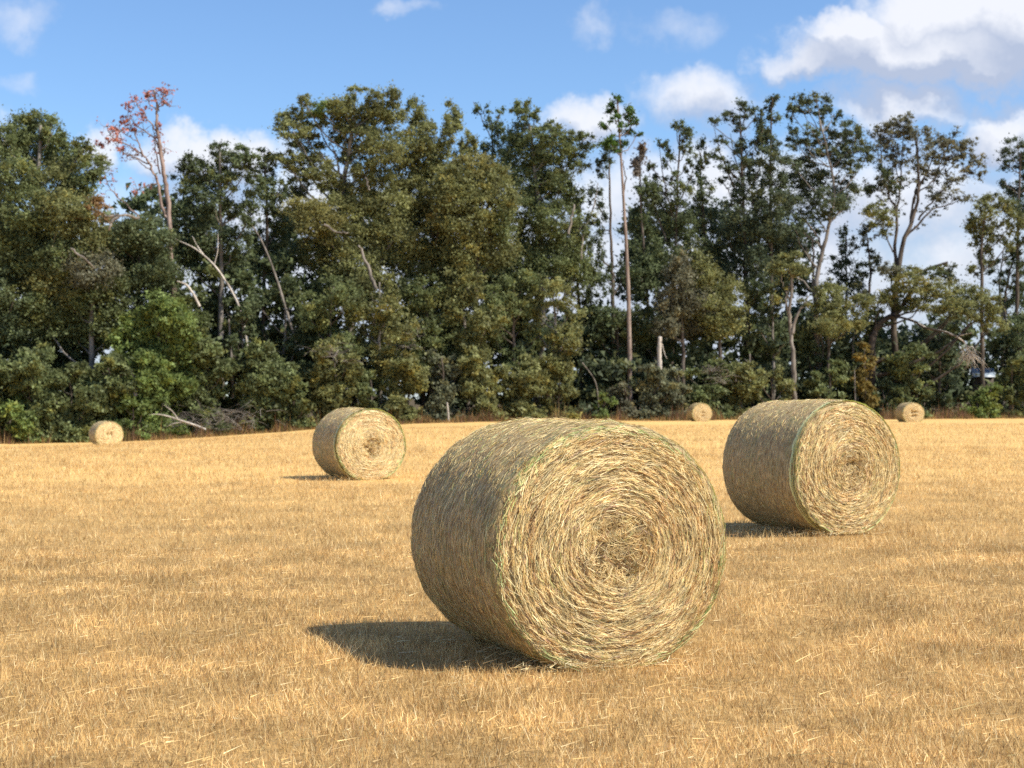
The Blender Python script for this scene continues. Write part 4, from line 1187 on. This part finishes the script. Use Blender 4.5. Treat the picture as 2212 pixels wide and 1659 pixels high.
def stubble(y0, y1, per_m2, size, seg, seed, margin=1.6):
    r_ = np.random.default_rng(seed)
    hw = 0.345
    n = int(per_m2 * (hw * (y1 ** 2 - y0 ** 2) + 2 * margin * (y1 - y0)))
    u = r_.random(n)
    y = np.sqrt(y0 ** 2 + u * (y1 ** 2 - y0 ** 2))
    x = r_.uniform(-1, 1, n) * (hw * y + margin)
    pat = vnoise(x * 0.9, y * 0.9, 3) + 0.5 * vnoise(x * 3.1, y * 3.1, 4)
    rows_ = vnoise(x * 0.12, y * 1.1, 6)
    h = size * r_.gamma(5, 0.0085, n) * (1 + 0.35 * np.clip(pat, -1, 1))
    lying = r_.random(n) < (0.018 if size < 1.4 else 0.012)
    lean = r_.normal(0, 0.45, (n, 2))
    az = r_.normal(0.25, 0.9, n)
    ll = size * r_.gamma(3, 0.022, n)
    base = np.stack([x, y, zg(x, y) - 0.025], -1)
    up = np.stack([lean[:, 0] * h, lean[:, 1] * h, h], -1)
    fl = np.stack([np.cos(az) * ll, np.sin(az) * ll, r_.uniform(-0.05, 0.22, n) * ll], -1)
    v = np.where(lying[:, None], fl, up)
    base[:, 2] += np.where(lying, r_.uniform(0.015, 0.05, n) * min(size, 1.3), 0)
    wd = size * r_.uniform(0.0015, 0.0032, n)
    th = r_.uniform(0, np.pi, n)
    wv = np.stack([np.cos(th), np.sin(th) * 0.6, np.zeros(n)], -1)
    wv[lying] = np.stack([-np.sin(az) * 0.8, np.cos(az) * 0.8, np.full(n, 0.6)], -1)[lying]
    wv = wv * wd[:, None]
    dry = np.clip(0.42 + 0.35 * pat + 0.6 * rows_, 0, 1)
    pa = np.array([0.24, 0.30, 0.12, 0.18, 0.07, 0.05, 0.04])
    pb = np.array([0.18, 0.24, 0.08, 0.20, 0.11, 0.09, 0.10])
    pick = np.where(r_.random(n) < dry, r_.choice(7, n, p=pb), r_.choice(7, n, p=pa))
    c = PALE[pick] * r_.uniform(0.75, 1.2, (n, 1))
    if seg == 1:
        V = np.stack([base - wv, base + wv, base + v], 1).reshape(-1, 3)
        return V, None, np.arange(n * 3).reshape(n, 3), np.repeat(c, 3, 0)
    bend = r_.normal(0, 0.16, (n, 3)) * np.linalg.norm(v, axis=1, keepdims=True)
    mid = base + v * 0.55 + bend * np.array([1, 1, 0.3])
    V = np.stack([base - wv, base + wv, mid - wv * 0.8, mid + wv * 0.8, base + v], 1).reshape(-1, 3)
    k = np.arange(n)[:, None] * 5
    return V, k + np.array([0, 1, 3, 2]), k + np.array([2, 3, 4]), np.repeat(c, 5, 0)


ms = MB()
for a in ((5.9, 10.5, 4400, 1.0, 1, 1), (10.5, 17, 2300, 1.1, 1, 2), (17, 30, 560, 1.45, 1, 3), (30, 52, 170, 2.0, 1, 4), (52, 92, 34, 2.8, 1, 5)):
    ms.add(*stubble(*a))
# hay shed around the feet of the bales
r_ = np.random.default_rng(505)
for (bx_, by_, yaw_, nn, sc_) in ((0.62, 9.45, 23, 2600, 1.0), (3.95, 18.0, 26.5, 1500, 1.6), (-2.87, 31.4, 26.5, 700, 2.6)):
    t_ = r_.uniform(-0.08, 1.58, nn)
    side_ = r_.normal(0, 0.36, nn)
    ca, sa = math.cos(math.radians(yaw_)), math.sin(math.radians(yaw_))
    x = bx_ - sa * t_ + ca * side_
    y = by_ + ca * t_ + sa * side_ - np.abs(r_.normal(0, 0.10, nn))
    az = r_.uniform(0, 2 * np.pi, nn)
    ll = r_.gamma(3, 0.026, nn) * (0.7 + 0.3 * sc_)
    b_ = np.stack([x, y, zg(x, y) + r_.uniform(0.0, 0.05, nn)], -1)
    v_ = np.stack([np.cos(az) * ll, np.sin(az) * ll, r_.uniform(-0.1, 0.5, nn) * ll], -1)
    w_ = np.stack([-np.sin(az), np.cos(az), np.full(nn, 0.7)], -1) * (r_.uniform(0.0014, 0.0028, nn) * sc_)[:, None]
    ms.add(np.stack([b_ - w_, b_ + w_, b_ + v_], 1).reshape(-1, 3), None, np.arange(nn * 3).reshape(nn, 3), np.repeat(STRAW[r_.integers(0, 5, nn)] * 0.85, 3, 0))
o = obj('stubble', ms.mesh('stubble'), M_STUB, kind='stuff')
o['label'] = 'short golden cut grass stubble covering the field'
o['category'] = 'stubble'
